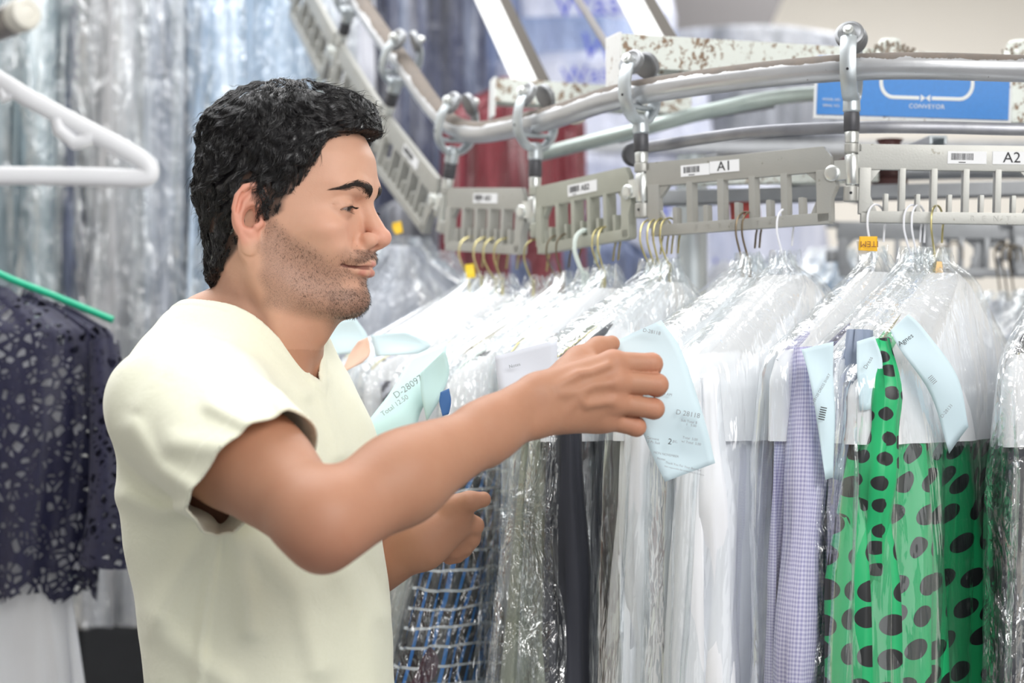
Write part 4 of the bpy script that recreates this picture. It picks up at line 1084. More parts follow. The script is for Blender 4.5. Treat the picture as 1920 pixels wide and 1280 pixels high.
def m_gingham():
    t = NT('lavender_check'); u, x, y = uvxy(t)
    def st(v, f): return t.math('GREATER_THAN', t.math('FRACT', t.math('MULTIPLY', v, f)), 0.5)
    k = t.math('MULTIPLY', t.math('ADD', st(x, 300), st(y, 300)), 0.5)
    return t.done(t.pbsdf(t.mix(k, (0.70, 0.69, 0.84), (0.36, 0.35, 0.58)), 0.85))
def m_stripes():
    t = NT('dark_white_stripes'); u, x, y = uvxy(t)
    k = t.math('GREATER_THAN', t.math('FRACT', t.math('ADD', t.math('MULTIPLY', y, 62), t.math('MULTIPLY', x, 22))), 0.52)
    return t.done(t.pbsdf(t.mix(k, (0.045, 0.045, 0.075), (0.62, 0.62, 0.70)), 0.8))
def m_check_dark():
    t = NT('navy_pin_check'); u, x, y = uvxy(t)
    def st(v, f, w): return t.math('LESS_THAN', t.math('FRACT', t.math('MULTIPLY', v, f)), w)
    k = t.math('MAXIMUM', st(x, 160, 0.14), st(y, 160, 0.14))
    return t.done(t.pbsdf(t.mix(k, (0.035, 0.033, 0.085), (0.30, 0.30, 0.48)), 0.8))
M_DOTS, M_NET, M_GING, M_STRIPE, M_NCHECK = m_dots(), m_net(), m_gingham(), m_stripes(), m_check_dark()
M_NAVY = cloth('charcoal_navy', (0.030, 0.032, 0.045), 0.7); M_OLIVE = cloth('grey_olive', (0.30, 0.32, 0.25), 0.75); M_SLATE = cloth('slate_blue', (0.26, 0.31, 0.42), 0.7)
M_IVORY = cloth('ivory_cloth', (0.72, 0.71, 0.64), 0.8); M_BLUESH = cloth('pale_blue_cloth', (0.50, 0.60, 0.80), 0.8)
def drape(name, O, th, rows, mat, seed=0, folds=(9, 17), amp=0.010, nu=110, nv=70, skew=0.0, center=0.0, jag=0.0, parent=None, crease=0.0, exp=0.75, cap=True):
    """closed draped sleeve of cloth around a hanger. rows: (drop below hook, near reach, far reach, half thickness, fold amount)
    th: angle of the near end from -Y towards -X."""
    A = Vector((-math.sin(th), -math.cos(th), 0)); B = Vector((math.cos(th), -math.sin(th), 0))
    rs = np.random.RandomState(seed); R = np.array([r if len(r) == 5 else tuple(r)+(1.0,) for r in rows], float)
    ph = rs.uniform(0, 6.28, 8); z = np.linspace(0, 1, nv); cum = np.interp(z, [0, 0.35, 1], [0, 0.42, 1.0])
    zz = R[0, 0]+(R[-1, 0]-R[0, 0])*cum
    Ln, Lf, T, Fo = (np.interp(zz, R[:, 0], R[:, k]) for k in (1, 2, 3, 4))
    s = np.linspace(np.pi, 3*np.pi, nu, endpoint=False)
    cs, sn = np.cos(s), np.sin(s)
    U = np.sign(cs)*np.abs(cs)**exp
    V = np.zeros((nv, nu, 3)); UV = np.zeros((nv, nu, 2))
    for i in range(nv):
        u = np.where(U > 0, U*Ln[i], U*Lf[i]); w = sn*T[i]
        q = zz[i]*3.1
        side = np.sign(sn)*np.minimum(1, np.abs(sn)*3)
        f = Fo[i]*amp*(np.sin(folds[0]*s+ph[0]+1.2*np.sin(q+ph[1]))+0.6*np.sin(folds[1]*s+ph[2]+1.5*np.sin(q*1.4+ph[3]))+0.35*np.sin(29*s+ph[4]+2*np.sin(q*2+ph[5])))
        w = w+f*0.9; u = u+Fo[i]*amp*0.8*np.sin(5*s+ph[6]+q*1.3)*np.abs(cs)
        if crease: 
            w = w+crease*np.sin(zz[i]*95+4*np.sin(s*3+ph[7])+s*7)*np.abs(np.sin(s*5+q*4+ph[1])); u = u+crease*np.sin(zz[i]*70+s*11+ph[2])
        dz = zz[i]+(jag*np.sin(s*9+ph[5]) if i == nv-1 or i == 0 else 0)
        # top edge follows the shoulder slope: reach shrinks at the top so the slope appears by itself
        V[i, :, 0] = O.x+A.x*(u+center)+B.x*w+skew*max(0, zz[i]-0.24)*1.5*A.x; V[i, :, 1] = O.y+A.y*(u+center)+B.y*w+skew*max(0, zz[i]-0.24)*1.5*A.y; V[i, :, 2] = O.z-dz
        arc = np.cumsum(np.r_[0, np.hypot(np.diff(u), np.diff(w))]); UV[i, :, 0] = arc; UV[i, :, 1] = -zz[i]
    idx = np.arange(nv*nu).reshape(nv, nu)
    a = idx[:-1]; b = np.roll(idx, -1, 1)[:-1]; c = np.roll(idx, -1, 1)[1:]; d = idx[1:]
    F = np.stack([a, b, c, d], -1).reshape(-1, 4)
    VV = V.reshape(-1, 3)-np.array(O)
    # make UV continuous per column start: centre every row on the near end
    UV[..., 0] -= UV[:, nu//2:nu//2+1, 0]
    pad = np.pad(UV[..., 0], ((12, 12), (0, 0)), mode='edge'); UV[..., 0] = np.mean([pad[q:q+nv] for q in range(25)], axis=0)
    Fl = F.tolist()
    if cap: Fl.append(list(range(nu))[::-1])
    o = mesh_obj(name, VV, Fl, mat, parent, True, UV.reshape(-1, 2), loc=O)
    return o
def tube_obj(name, pts, r, mat, parent=None, n=8, loc=None):
    m = MB(); m.tube(pts, r, n); return m.build(name, mat, parent)
M_GOLD = simple('brass_wire', (0.52, 0.46, 0.22), 0.3, 0.85); M_BRONZE = simple('bronze_wire', (0.19, 0.15, 0.10), 0.35, 0.8); M_WWIRE = simple('white_coated_wire', (0.86, 0.87, 0.92), 0.35)
M_WPLAST = simple('pale_green_plastic', (0.70, 0.78, 0.74), 0.35)
def hanger(O, th, mat, label, r=0.0012, lean=0.0, seed=0, reach=0.205):
    """O: where the hook rests on the rack bar (top of the hook)"""
    A = Vector((-math.sin(th), -math.cos(th), 0)); Z = Vector((0, 0, 1))
    root = empty('wire_hanger' if r < 0.002 else 'plastic_hanger', O, label, 'hanger', 'hangers hooked on the racks')
    pts = []
    for k in range(15):
        a = math.radians(205-k*205/14.0)     # from the free tip (far side) over the top to the near side
        pts.append(A*(-0.0185*math.cos(math.radians(180)-a) if False else 0.019*math.cos(a))*1.0+Z*(0.019*math.sin(a)-0.019))
    # free end drops a little on the far side, stem comes down on the near side and back to the centre
    pts = [pts[0]+A*0.002-Z*0.016]+pts+[A*0.0185-Z*0.030, A*0.012-Z*0.046+A*lean*0.3, A*(0.004+lean)-Z*0.062]
    stem = A*(0.004+lean)-Z*0.062
    tube_obj('hook', catmull(pts, 3), r, mat, root)
    # twisted neck
    m = MB()
    for s in (0, PI):
        q = []
        for k in range(25):
            a = k*0.95+s; B = Vector((math.cos(th), -math.sin(th), 0))
            q.append(stem+A*(math.cos(a)*r*1.1)+B*(math.sin(a)*r*1.1)-Z*(k*0.00105-0.006))
        m.tube(q, r, 6)
    m.build('twisted_neck', mat, root)
    e = stem-Z*0.019; L = reach
    sh = [e+A*0.0, e+A*0.012-Z*0.008, e+A*0.05-Z*0.022, e+A*(L-0.01)-Z*(L*0.48), e+A*L-Z*(L*0.48+0.010), e+A*(L-0.012)-Z*(L*0.48+0.015), e-A*(L-0.012)-Z*(L*0.48+0.015), e-A*L-Z*(L*0.48+0.010), e-A*(L-0.01)-Z*(L*0.48), e-A*0.05-Z*0.022, e-A*0.012-Z*0.008, e]
    tube_obj('shoulder_wire', sh, r, mat, root, 6)
    return root
def shoulder_rows(L, T, drop0=0.078, slope=0.50, length=0.9, flare=0.0, tfold=1.0, neck=0.022, tb=None):
    """reach grows with depth down to the shoulder end"""
    d1 = drop0+L*slope
    return [(drop0, neck, neck, T*0.35, 0.1), (drop0+0.012, neck+0.02, neck+0.02, T*0.55, 0.15), (d1-0.012, L*0.93, L*0.93, T*0.9, 0.1), (d1+0.012, L*1.0, L*1.0, T, 0.12),
            (0.262, L*1.0, L, T*1.05, 0.2), (0.42, L*1.0+flare*0.3, L+flare*0.3, T*1.1, 0.85*tfold), (drop0+length, L+flare, L+flare, (tb or T*1.3), 1.3*tfold)]
def hook_at(i, frac, dz=0.0):
    """point on the bottom bar of the rack whose left node is i, at the given fraction to the right"""
    a, b = ND[i], ND[i-1]; p = a.lerp(b, frac); t, up, out = node_frame(i)
    return p-Vector((0, 0, 0.0745))+Vector((0, 0, dz))
def frac_of(i, px):
    a, b = ND[i], ND[i-1]; best = 0
    for k in range(401):
        p = a.lerp(b, k/400); 
        if abs(960+p.x*FPX/p.y-px) < abs(960+(a.lerp(b, best)).x*FPX/(a.lerp(b, best)).y-px): best = k/400
    return best
def short(d): return ' '.join(d.split()[:10])
def build_garments():
    D = math.radians
    # (rack's left node, image column of hook, angle, hanger material, garment material, garment word, reach, thickness, label detail, paper cape, length, flare)
    G = [
     (5, 885, 74, 'y', M_WSHIRT, 'shirt', .20, .016, 'farthest bagged shirt beside the yellow tag, right of the man\'s lips', True),
     (5, 912, 72, 'g', M_WSHIRT, 'shirt', .20, .014, 'bagged white shirt on the first of the four brass hooks behind the man\'s chin', True),
     (5, 930, 70, 'g', M_BLUESH, 'shirt', .20, .014, 'bagged pale blue shirt behind the man\'s chin, on the middle brass hooks', True),
     (5, 950, 68, 'g', M_STRIPE, 'shirt', .205, .018, 'dark shirt with white stripes, low beside the man\'s hidden forearm', True),
     (4, 1006, 64, 'g', M_STRIPE, 'shirt', .205, .018, 'striped dark shirt in film under the man\'s rear hand', True),
     (4, 1048, 62, 'b', M_IVORY, 'jacket', .212, .016, 'ivory garment with one edge showing left of the blue net print', True),
     (4, 1066, 60, 'b', M_IVORY, 'blouse', .165, .014, 'ivory blouse on a dark bronze hook left of the pale plastic hanger', True),
     (4, 1100, 57, 'p', M_NET, 'dress', .21, .024, 'dress with blue and white net print on black, below the man\'s wrist', True),
     (4, 1132, 55, 'g', M_NET, 'skirt', .165, .016, 'blue net print garment half hidden behind crinkled film', True),
     (4, 1142, 53, 'g', M_WSHIRT, 'shirt', .160, .012, 'white shirt behind the second brass hook left of the rack stickered A1', True),
     (3, 1222, 52, 'g', M_OLIVE, 'jacket', .21, .020, 'grey-olive jacket in film, between the blue net print and the charcoal suit', True),
     (3, 1234, 49, 'g', M_OLIVE, 'trousers', .165, .012, 'grey-olive trousers just right of the olive jacket', True),
     (3, 1244, 46, 'g', M_NAVY, 'suit', .21, .020, 'charcoal suit hanging straight under the man\'s knuckles', True),
     (3, 1256, 44.5, 'g', M_NAVY, 'coat', .16, .012, 'thin charcoal coat right against the charcoal suit', True),
     (3, 1400, 49, 'b', M_WROBE, 'robe', .212, .042, 'white robe with knotted sleeves right behind the light blue ticket', True),
     (3, 1410, 45, 'b', M_WSHIRT, 'shirt', .17, .014, 'white shirt just right of the knotted robe', True),
     (3, 1472, 40, 'w', M_WSHIRT, 'shirt', .215, .045, 'broad white shirt under the white hook of the rack stickered A1', True),
     (2, 1643, 44, 'w', M_GING, 'shirt', .205, .026, 'lavender checked shirt below the orange tag', True),
     (2, 1712, 45, 'w', M_NCHECK, 'shirt', .19, .016, 'dark navy checked shirt behind the lavender one', True),
     (2, 1723, 37, 'w', M_SLATE, 'jacket', .215, .018, 'slate blue jacket edge in film, left of the green dotted dress', True),
     (2, 1757, 34, 'g', M_DOTS, 'dress', .232, .046, 'green dress with black polka dots', True),
     (2, 1985, 30, 'g', M_NAVY, 'suit', .205, .024, 'dark suit at the right edge of the photo', True),
     (1, 2040, 34, 'g', M_WSHIRT, 'shirt', .205, .02, 'white shirt cut by the right edge of the photo', True),
    ]
    mats = dict(y=M_GOLD, g=M_GOLD, b=M_BRONZE, w=M_WWIRE, p=M_WPLAST)
    hk = dict(y='brass', g='brass', b='bronze', w='white coated', p='pale plastic')
    out = {}
    for k, (i, px, ang, hm, mat, word, L, T, desc, paper) in enumerate(G):
        th = D(ang); fr = frac_of(i, px) if i > 1 else 0.06+0.12*(px > 2030); O = hook_at(i, fr, 0.004); A = Vector((-math.sin(th), -math.cos(th), 0))
        hanger(O, th, mats[hm], hk[hm]+' hanger of the '+short(desc), 0.0030 if hm == 'p' else 0.00125, lean=0.004*math.sin(k*2.3), seed=k, reach=L*0.93)
        first = word.split()[0]
        nm = {'shirt': 'shirt', 'suit': 'suit', 'coat': 'coat', 'dress': 'dress', 'robe': 'robe'}.get(first, first)
        Lg = L*0.97
        rows = shoulder_rows(Lg, T, 0.084, 0.50, 0.95, 0.012 if nm != 'dress' else 0.03, 1.0, tb=T*(1.35 if nm != 'dress' else 1.8))
        dots = mat is M_DOTS; sk = {1100: 0.16, 1048: 0.15, 1006: 0.15, 950: 0.12, 1222: 0.05, 1757: 0.03}.get(px, 0.01)
        g = drape(nm, O, th, rows, mat, seed=k*7+1, amp=0.006+T*0.16+(0.008 if dots else 0), folds=(7 if not dots else 11, 15 if not dots else 23), nu=150 if dots else 110, skew=sk)
        tag(g, desc, word, 'garments hanging on the conveyor')
        if paper:
            r2 = [(0.080, 0.026, 0.026, T*0.45+0.003, 0.05), (0.092, 0.046, 0.046, T*0.65+0.004, 0.05), (0.080+L*0.49, L*0.95, L*0.95, T+0.004, 0.1), (0.080+L*0.49+0.025, L*1.01, L*1.01, T*1.05+0.006, 0.25), (0.272, L*1.015, L*1.015, T*1.12+0.008, 0.5)]
            p = drape('paper_cape', O, th, r2, M_PAPER, seed=k*7+1, amp=0.005+T*0.12, folds=(7, 15), nv=30, jag=0.0)
            tag(p, 'white paper cape over the '+short(desc), 'paper cover', 'paper capes over the garments')
        ob = 0.060
        r3 = [(ob-0.006, 0.012, 0.010, 0.010, 0.8), (ob+0.010, 0.020, 0.02, 0.014, 0.5), (ob+0.024, 0.045, 0.045, T*0.7+0.008, 0.25), (0.076+L*0.49, L*0.98+0.008, L+0.004, T+0.010, 0.2), (0.10+L*0.49, L+0.012, L+0.012, T+0.013, 0.35), (0.30, L+0.016, L+0.016, T*1.15+0.016, 1.2), (1.03, L+0.034, L+0.034, T*1.3+0.018, 1.6)]
        b = drape('garment_bag', O, th, r3, M_FILM2 if px in (950, 1006, 1100, 1132, 1222, 1244, 1723, 1985) else M_FILM, seed=k*13+5, amp=0.0060+0.05*T, folds=(6, 13), nu=120, nv=90, skew=sk+0.005, crease=0.0003, jag=0.006, cap=False)
        tag(b, 'clear plastic bag over the '+short(desc), 'plastic bag', 'clear bags over the garments')
        out[px] = (O, th, L, T, g)
    build_sleeves(out)
    return out

def build_sleeves(out):
    """sleeves hanging at the near ends and a knotted front"""
    def slv(px, du, dw, r, z0, z1, mat, seed, bend=0.01, parent='shirt', flat=(1.0, 0.7)):
        O, th, L, T = out[px][:4]; A = Vector((-math.sin(th), -math.cos(th), 0)); B = Vector((math.cos(th), -math.sin(th), 0)); rs = random.Random(seed)
        n = 22; pts = []; rr = []
        for k in range(n):
            t = k/(n-1); z = z0+(z1-z0)*t
            pts.append(O+A*(du+bend*math.sin(t*5+seed))+B*(dw+bend*0.8*math.cos(t*4+seed))-Vector((0, 0, z)))
            rr.append(r*(0.62+0.45*min(1, t*4))*(1+0.10*math.sin(t*17+seed))*(1.0-0.25*max(0, t-0.75)))
        P = out[px][4]
        m = MB(); m.tube([p-Vector(P.location) for p in pts], rr, 26, flat=flat)
        V = []
        for i, v in enumerate(m.V):
            a = i % 26; V.append(Vector(v)*1.0+B*0.0022*math.sin(a*1.9+i*0.011+seed)+A*0.0018*math.sin(a*2.7-i*0.02))
        m.V = V
        o = mesh_obj('sleeve', m.V, m.F, mat, P, True, uv=[((i % 26)*r*0.24, -(i//26)*0.02) for i in range(len(m.V))])
        return o
    slv(1400, .185, .012, .026, .20, .75, M_WROBE, 1, .012); slv(1400, .10, .050, .030, .24, .78, M_WROBE, 2.2, .02); slv(1400, .04, .058, .022, .30, .80, M_WROBE, 4.0, .018)
    slv(1472, .19, .022, .030, .20, .72, M_WSHIRT, 3, .008); slv(1643, .188, .020, .030, .17, .76, M_GING, 5, .012); slv(1712, .165, .018, .024, .2, .8, M_NCHECK, 6, .006)
    slv(1723, .19, .016, .026, .15, .7, M_SLATE, 7, .006); slv(1244, .18, .016, .027, .19, .8, M_NAVY, 8, .005); slv(1222, .19, .012, .022, .19, .75, M_OLIVE, 9, .01)
    slv(950, .19, .014, .024, .2, .62, M_STRIPE, 10, .02); slv(1757, .21, .01, .026, .16, .42, M_DOTS, 11, .01)
# ---------------------------------------------------------------- tickets, tags and the things left of the man
def m_ticket(name, col):
    t = NT(name); c = t.mix(t.noise(14, 3), col, tuple(min(1, x*1.05) for x in col))
    return t.done(t.pbsdf(c, 0.7, 0, None, Transmission__Weight=0.0))
M_TICK = m_ticket('light_blue_ticket', (0.70, 0.86, 0.93)); M_TICK2 = m_ticket('mint_ticket', (0.58, 0.80, 0.79)); M_CARD = m_ticket('white_card', (0.80, 0.84, 0.93))
M_PINK = m_ticket('salmon_ticket', (0.90, 0.62, 0.50))
def sheet(name, rows, d, mat, label, group=None, cat='ticket', curl=0.004, nu=8, thick=0.0005):
    """rows: list of ((xl,yl),(xr,yr)) from top to bottom in image coordinates; d: distance or list of distances per row"""
    Ls = [W(a[0], a[1], d[k] if hasattr(d, '__len__') else d) for k, (a, b) in enumerate(rows)]
    Rs = [W(b[0], b[1], (d[k] if hasattr(d, '__len__') else d)+0.004) for k, (a, b) in enumerate(rows)]
    Lc, Rc = catmull(Ls, 6), catmull(Rs, 6); o = Lc[0].copy(); V = []; F = []
    for r, (a, b) in enumerate(zip(Lc, Rc)):
        for k in range(nu+1):
            u = k/nu; p = a.lerp(b, u); p.y += curl*math.sin(PI*u)*math.sin(r*0.35+0.5); V.append(p-o)
    for r in range(len(Lc)-1):
        for k in range(nu): i = r*(nu+1)+k; F.append((i, i+nu+1, i+nu+2, i+1))
    ob = mesh_obj(name, V, F, mat, None, True, loc=o)
    so = ob.modifiers.new('t', 'SOLIDIFY'); so.thickness = thick
    tag(ob, label, cat, group); return ob
def print_on(parent, txt, px, py, d, size, ang, mat, name='print', mirror=False):
    P = W(px, py, d)-Vector(parent.location)
    M = Matrix.Translation(P) @ Matrix.Rotation(math.radians(-ang), 4, 'Y') @ Matrix.Rotation(PI/2, 4, 'X')
    if mirror: M = M @ Matrix.Scale(-1, 4, (0, 1, 0))
    return text_obj(name, txt, size, mat, parent, M, 0.00008)
def build_extras(GG):
    # the held ticket
    tk = sheet('laundry_ticket', [((1152, 640), (1240, 600)), ((1172, 690), (1277, 655)), ((1190, 765), (1308, 745)), ((1215, 835), (1327, 808)), ((1247, 903), (1341, 868))], [1.873, 1.872, 1.872, 1.874, 1.878], M_TICK, 'light blue laundry ticket held in the man\'s hand')
    px = 1.8655
    print_on(tk, 'D 28118', 1290, 776, px, 0.0072, -10, M_GREYINK)
    print_on(tk, '2', 1256, 828, px, 0.0085, -10, M_INK); print_on(tk, 'pc.', 1266, 827, px, 0.0045, -10, M_GREYINK)
    for (t, x, y, s) in (('Garment', 1224, 822, .0036), ('2 Pc Suit', 1226, 829, .0036), ('Sub Total $', 1292, 790, .0036), ('1   5.00', 1296, 797, .0036), ('Total  5.00', 1294, 822, .0036), ('w/ Total  5.00', 1296, 830, .0036),
                         ('MON NOVEMBER', 1249, 852, .0034), ('Notes', 1240, 860, .0034), ('D-28118', 1222, 622, .0052), ('11:19 AM', 1246, 738, .0040)):
        print_on(tk, t, x, y, px, s, -10 if y > 700 else -12, M_GREYINK)
    print_on(tk, 'Thank You For Your Business', 1281, 874, px+0.002, 0.0031, -13, M_GREYINK); print_on(tk, 'Not responsible for ornaments, or buttons', 1283, 882, px+0.003, 0.0024, -13, M_GREYINK)
    print_on(tk, 'I', 1243, 770, px, 0.012, -10, M_INK)
    g = 'paper tickets pinned to the bags'
    a = sheet('laundry_ticket', [((1503, 655), (1563, 640)), ((1516, 700), (1562, 700)), ((1530, 780), (1566, 775)), ((1548, 900), (1562, 895))], 1.925, M_TICK, 'light blue ticket hanging beside the lavender checked shirt', g)
    for k, x in enumerate((1543,)):
        print_on(a, 'IIIIII', x, 775, 1.9195, 0.010, 78, M_INK); print_on(a, 'D-28120 DRESS SHIRT', x-4, 730, 1.9195, 0.004, 60, M_GREYINK)
    b = sheet('laundry_ticket', [((1607, 640), (1640, 630)), ((1607, 690), (1655, 685)), ((1612, 770), (1640, 765))], 1.92, M_TICK, 'narrow light blue ticket in film left of the green dotted dress', g)
    print_on(b, 'Dress', 1628, 680, 1.915, 0.006, 60, M_GREYINK)
    c = sheet('laundry_ticket', [((1670, 620), (1704, 588)), ((1688, 655), (1735, 620)), ((1745, 740), (1795, 705)), ((1780, 850), (1816, 800))], [1.925, 1.925, 1.935, 1.96], M_TICK, 'long light blue ticket lying diagonally over the cape of the green dotted dress', g)
    print_on(c, 'Agnes', 1698, 637, 1.919, 0.0075, 35, M_INK); print_on(c, 'IIIII', 1748, 712, 1.922, 0.008, -50, M_GREYINK); print_on(c, 'D-28131', 1775, 770, 1.93, 0.005, 50, M_GREYINK)
    d = sheet('paper_card', [((928, 668), (1045, 636)), ((933, 715), (1045, 700)), ((942, 770), (1050, 750))], 1.96, M_CARD, 'white paper card behind the man\'s wrist, in front of a bagged shirt', g, 'card')
    print_on(d, 'Notes', 965, 685, 1.955, 0.005, 14, M_GREYINK)
    e = sheet('laundry_ticket', [((770, 668), (838, 640)), ((735, 730), (830, 700)), ((690, 790), (790, 770)), ((668, 830), (775, 830))], [2.16, 2.13, 2.11, 2.10], M_TICK2, 'large mint green ticket between the man\'s chest and forearm', g)
    print_on(e, 'D-28097', 765, 725, 2.11, 0.011, 35, M_GREYINK); print_on(e, 'Total 12.50', 740, 760, 2.10, 0.008, 35, M_GREYINK)
    sheet('laundry_ticket', [((788, 700), (835, 655)), ((790, 740), (842, 700)), ((800, 790), (825, 750))], 2.09, M_TICK2, 'mint green ticket just right of the large mint one', g)
    sheet('laundry_ticket', [((695, 628), (760, 622)), ((700, 650), (806, 645)), ((705, 668), (790, 662))], 2.22, M_TICK, 'light blue ticket lying flat above the mint ones', g)
    sheet('laundry_ticket', [((600, 612), (665, 594)), ((602, 640), (690, 632)), ((606, 668), (680, 660))], 2.25, M_TICK, 'light blue ticket showing right under the man\'s chin', g)
    sheet('laundry_ticket', [((672, 640), (690, 632)), ((655, 665), (694, 662)), ((640, 700), (680, 680))], 2.20, M_PINK, 'small salmon coloured slip right of the V-neck', g)
    # tags on the hooks
    o = sheet('hook_tag', [((1612, 443), (1645, 443)), ((1611, 456), (1645, 457)), ((1610, 469), (1645, 471))], 2.085, simple('orange_tag', (0.93, 0.52, 0.02), 0.5), 'orange tag with upside-down letters on a white hook', 'tags on the hooks', 'tag', 0.0, thick=0.001)
    print_on(o, 'ITEM', 1630, 457, 2.083, 0.0100, 180, simple('brown_ink', (0.25, 0.08, 0.02), 0.6))
    sheet('tag_slip', [((1605, 450), (1640, 448)), ((1608, 462), (1640, 460)), ((1610, 480), (1641, 470))], 2.095, M_WHITE, 'white slip under the orange tag', 'tags on the hooks', 'tag', 0.0)
    sheet('hook_tag', [((1757, 490), (1766, 490)), ((1755, 505), (1768, 505)), ((1752, 523), (1769, 523))], 2.095, simple('peach_tag', (0.90, 0.60, 0.28), 0.5), 'peach tag inside the gathered film above the green dotted dress', 'tags on the hooks', 'tag', 0.001)
    sheet('hook_tag', [((872, 496), (888, 494)), ((873, 508), (890, 506)), ((876, 522), (892, 520))], 2.56, simple('yellow_tag', (0.92, 0.66, 0.03), 0.5), 'yellow tag on the hook left of four brass hooks', 'tags on the hooks', 'tag', 0.001)
    sheet('hook_tag', [((736, 418), (752, 414)), ((736, 428), (754, 424)), ((742, 440), (756, 436))], 2.72, simple('amber_tag', (0.90, 0.56, 0.02), 0.5), 'amber tag just right of the man\'s nose', 'tags on the hooks', 'tag', 0.001)
    sheet('film_label', [((826, 735), (842, 728)), ((824, 755), (846, 752)), ((830, 780), (842, 776))], 2.06, simple('label_blue', (0.05, 0.16, 0.42), 0.5), 'small dark blue label inside film above the forearm', None, 'label', 0.0)
    # left foreground: rail end with white cap, white plastic hanger
    r = empty('garment_rail', W(46, 27, 1.42), 'dark metal garment rail with a round white end cap, top left corner', 'rail')
    p0 = W(46, 27, 1.42); p1 = W(-420, 215, 1.80); ax = (p1-p0).normalized()
    tube_obj('rail_tube', [ax*0.004, p1-p0], 0.0125, m_zinc('dark_rail', (0.16, 0.15, 0.14), (0.36, 0.34, 0.33), 0.4), r, 18)
    m = MB(); m.lathe(ax*0.006, -ax, [(-0.004, 0.0130), (0.006, 0.0132), (0.011, 0.0118), (0.0125, 0.0080), (0.0115, 0.0070), (0.0125, 0.0035), (0.0128, 0.001)], 24); m.build('end_cap', simple('cream_plastic', (0.82, 0.80, 0.72), 0.45), r)
    C = p0+(p1-p0)*0.42; C = Vector((C.x, C.y, C.z+0.0125))
    rt = empty('plastic_hanger', C, 'blurred white tubular plastic hanger in the top left corner, nothing on it', 'hanger')
    def L(px, py, d=1.53): return W(px, py, d)-C
    wp = simple('white_plastic', (0.82, 0.83, 0.86), 0.35)
    cx = 960+C.x*FPX/1.53
    body = [L(cx, 95), L(-60, 122), L(60, 188), L(150, 236), L(230, 278), L(270, 303), L(281, 322), L(262, 334), L(150, 331), L(-60, 329), L(cx, 329)]
    mirrorp = [Vector((2*(L(cx, 95)).x-p.x, p.y, p.z)) for p in body[::-1]][1:-1]
    m = MB(); m.tube(catmull(body+mirrorp+[body[0]], 5), 0.0068, 12, flat=(1.15, 0.8)); m.build('shoulder_frame', wp, rt)
    hk = [Vector((-0.020, 0, -0.020)), Vector((-0.019, 0, -0.004)), Vector((0, 0, 0.007)), Vector((0.019, 0, -0.006)), Vector((0.017, 0.01, -0.022)), Vector((0.004, 0.05, -0.034)), L(cx, 95)]
    m = MB(); m.tube(catmull(hk, 6), 0.0042, 10); m.build('hook', wp, rt)
    m = MB(); m.tube([L(108, 224), L(112, 244), L(140, 268), L(165, 262), L(172, 250)], 0.0062, 10); m.build('strap_notch', wp, rt); m = MB(); m.tube([L(2, 165), L(10, 186), L(22, 178)], 0.0045, 8); m.build('strap_notch', wp, rt)
    # lace blouse with white skirt on a green hanger
    O = W(-70, 415, 2.62); th = math.radians(-86); A = Vector((-math.sin(th), -math.cos(th), 0))
    gp = simple('green_plastic', (0.01, 0.42, 0.24), 0.4)
    h = empty('green_hanger', O, 'green plastic hanger holding the navy lace blouse', 'hanger')
    def G(px, py): return W(px, py, 2.60)-O
    m = MB(); pts = [G(-70, 470), G(0, 514), G(105, 556), G(212, 600)]; pts = [Vector((2*pts[0].x-p.x, p.y, p.z)) for p in pts[::-1]][:-1]+pts
    m.tube(catmull(pts, 5), 0.0052, 10); m.build('shoulder_bar', gp, h)
    m = MB(); m.tube(catmull([Vector((-0.02, 0, -0.02)), Vector((0, 0, 0)), Vector((0.02, 0, -0.02)), Vector((0, 0, -0.045)) , G(-70, 470)], 6), 0.0022, 8); m.build('hook', M_ZINC, h)
    t = NT('navy_lace'); tc = t.coord()
    v = t.n('ShaderNodeTexVoronoi', Vector=tc, Scale=62, _feature='DISTANCE_TO_EDGE').outputs[0]; v2 = t.n('ShaderNodeTexVoronoi', Vector=tc, Scale=38, _feature='DISTANCE_TO_EDGE').outputs[0]
    big = t.noise(20, 3, 0.6); al = t.math('MAXIMUM', t.math('MAXIMUM', t.math('LESS_THAN', v, 0.13), t.math('LESS_THAN', v2, 0.10)), t.math('GREATER_THAN', big, 0.58))
    m_lace = t.done(t.n('ShaderNodeMixShader', i0=al, i1=t.n('ShaderNodeBsdfTransparent').outputs[0], i2=t.pbsdf(t.mix(t.noise(120, 2), (0.006, 0.006, 0.026), (0.020, 0.020, 0.065)), 0.5, 0, t.bump(t.noise(240, 2), 0.5, 0.002), Sheen__Weight=0.05)).outputs[0])
    rows = [(0.105, 0.10, 0.10, 0.02, 0.2), (0.125, 0.16, 0.16, 0.03, 0.3), (0.16, 0.218, 0.218, 0.045, 0.5), (0.30, 0.222, 0.222, 0.055, 0.8), (0.49, 0.196, 0.20, 0.06, 1.1), (0.535, 0.19, 0.19, 0.06, 1.3)]
    bl = drape('lace_blouse', O, th, rows, m_lace, seed=4, amp=0.010, folds=(6, 13), jag=0.012, exp=0.7)
    tag(bl, 'navy lace blouse on a green hanger at the left edge', 'blouse')
    slv = MB(); sl = [W(196, 640, 2.56), W(207, 800, 2.54), W(212, 960, 2.53), W(205, 1058, 2.53)]
    slv.tube(catmull([p-O for p in sl], 8), [0.020+0.0009*k for k in range(25)], 24, caps=False, flat=(1.35, 1.0)); slv.build('sleeve', m_lace, bl)
    lin = drape('lining', O, th, [(0.108, 0.05, 0.05, 0.012, 0.2), (0.19, 0.15, 0.15, 0.024, 0.2), (0.21, 0.175, 0.175, 0.03, 0.4), (0.50, 0.170, 0.17, 0.035, 1.0)], cloth('lining_cloth', (0.85, 0.86, 0.92)), seed=4, amp=0.008, folds=(6, 13))
    lin.parent = bl; lin.location = (0, 0, 0)
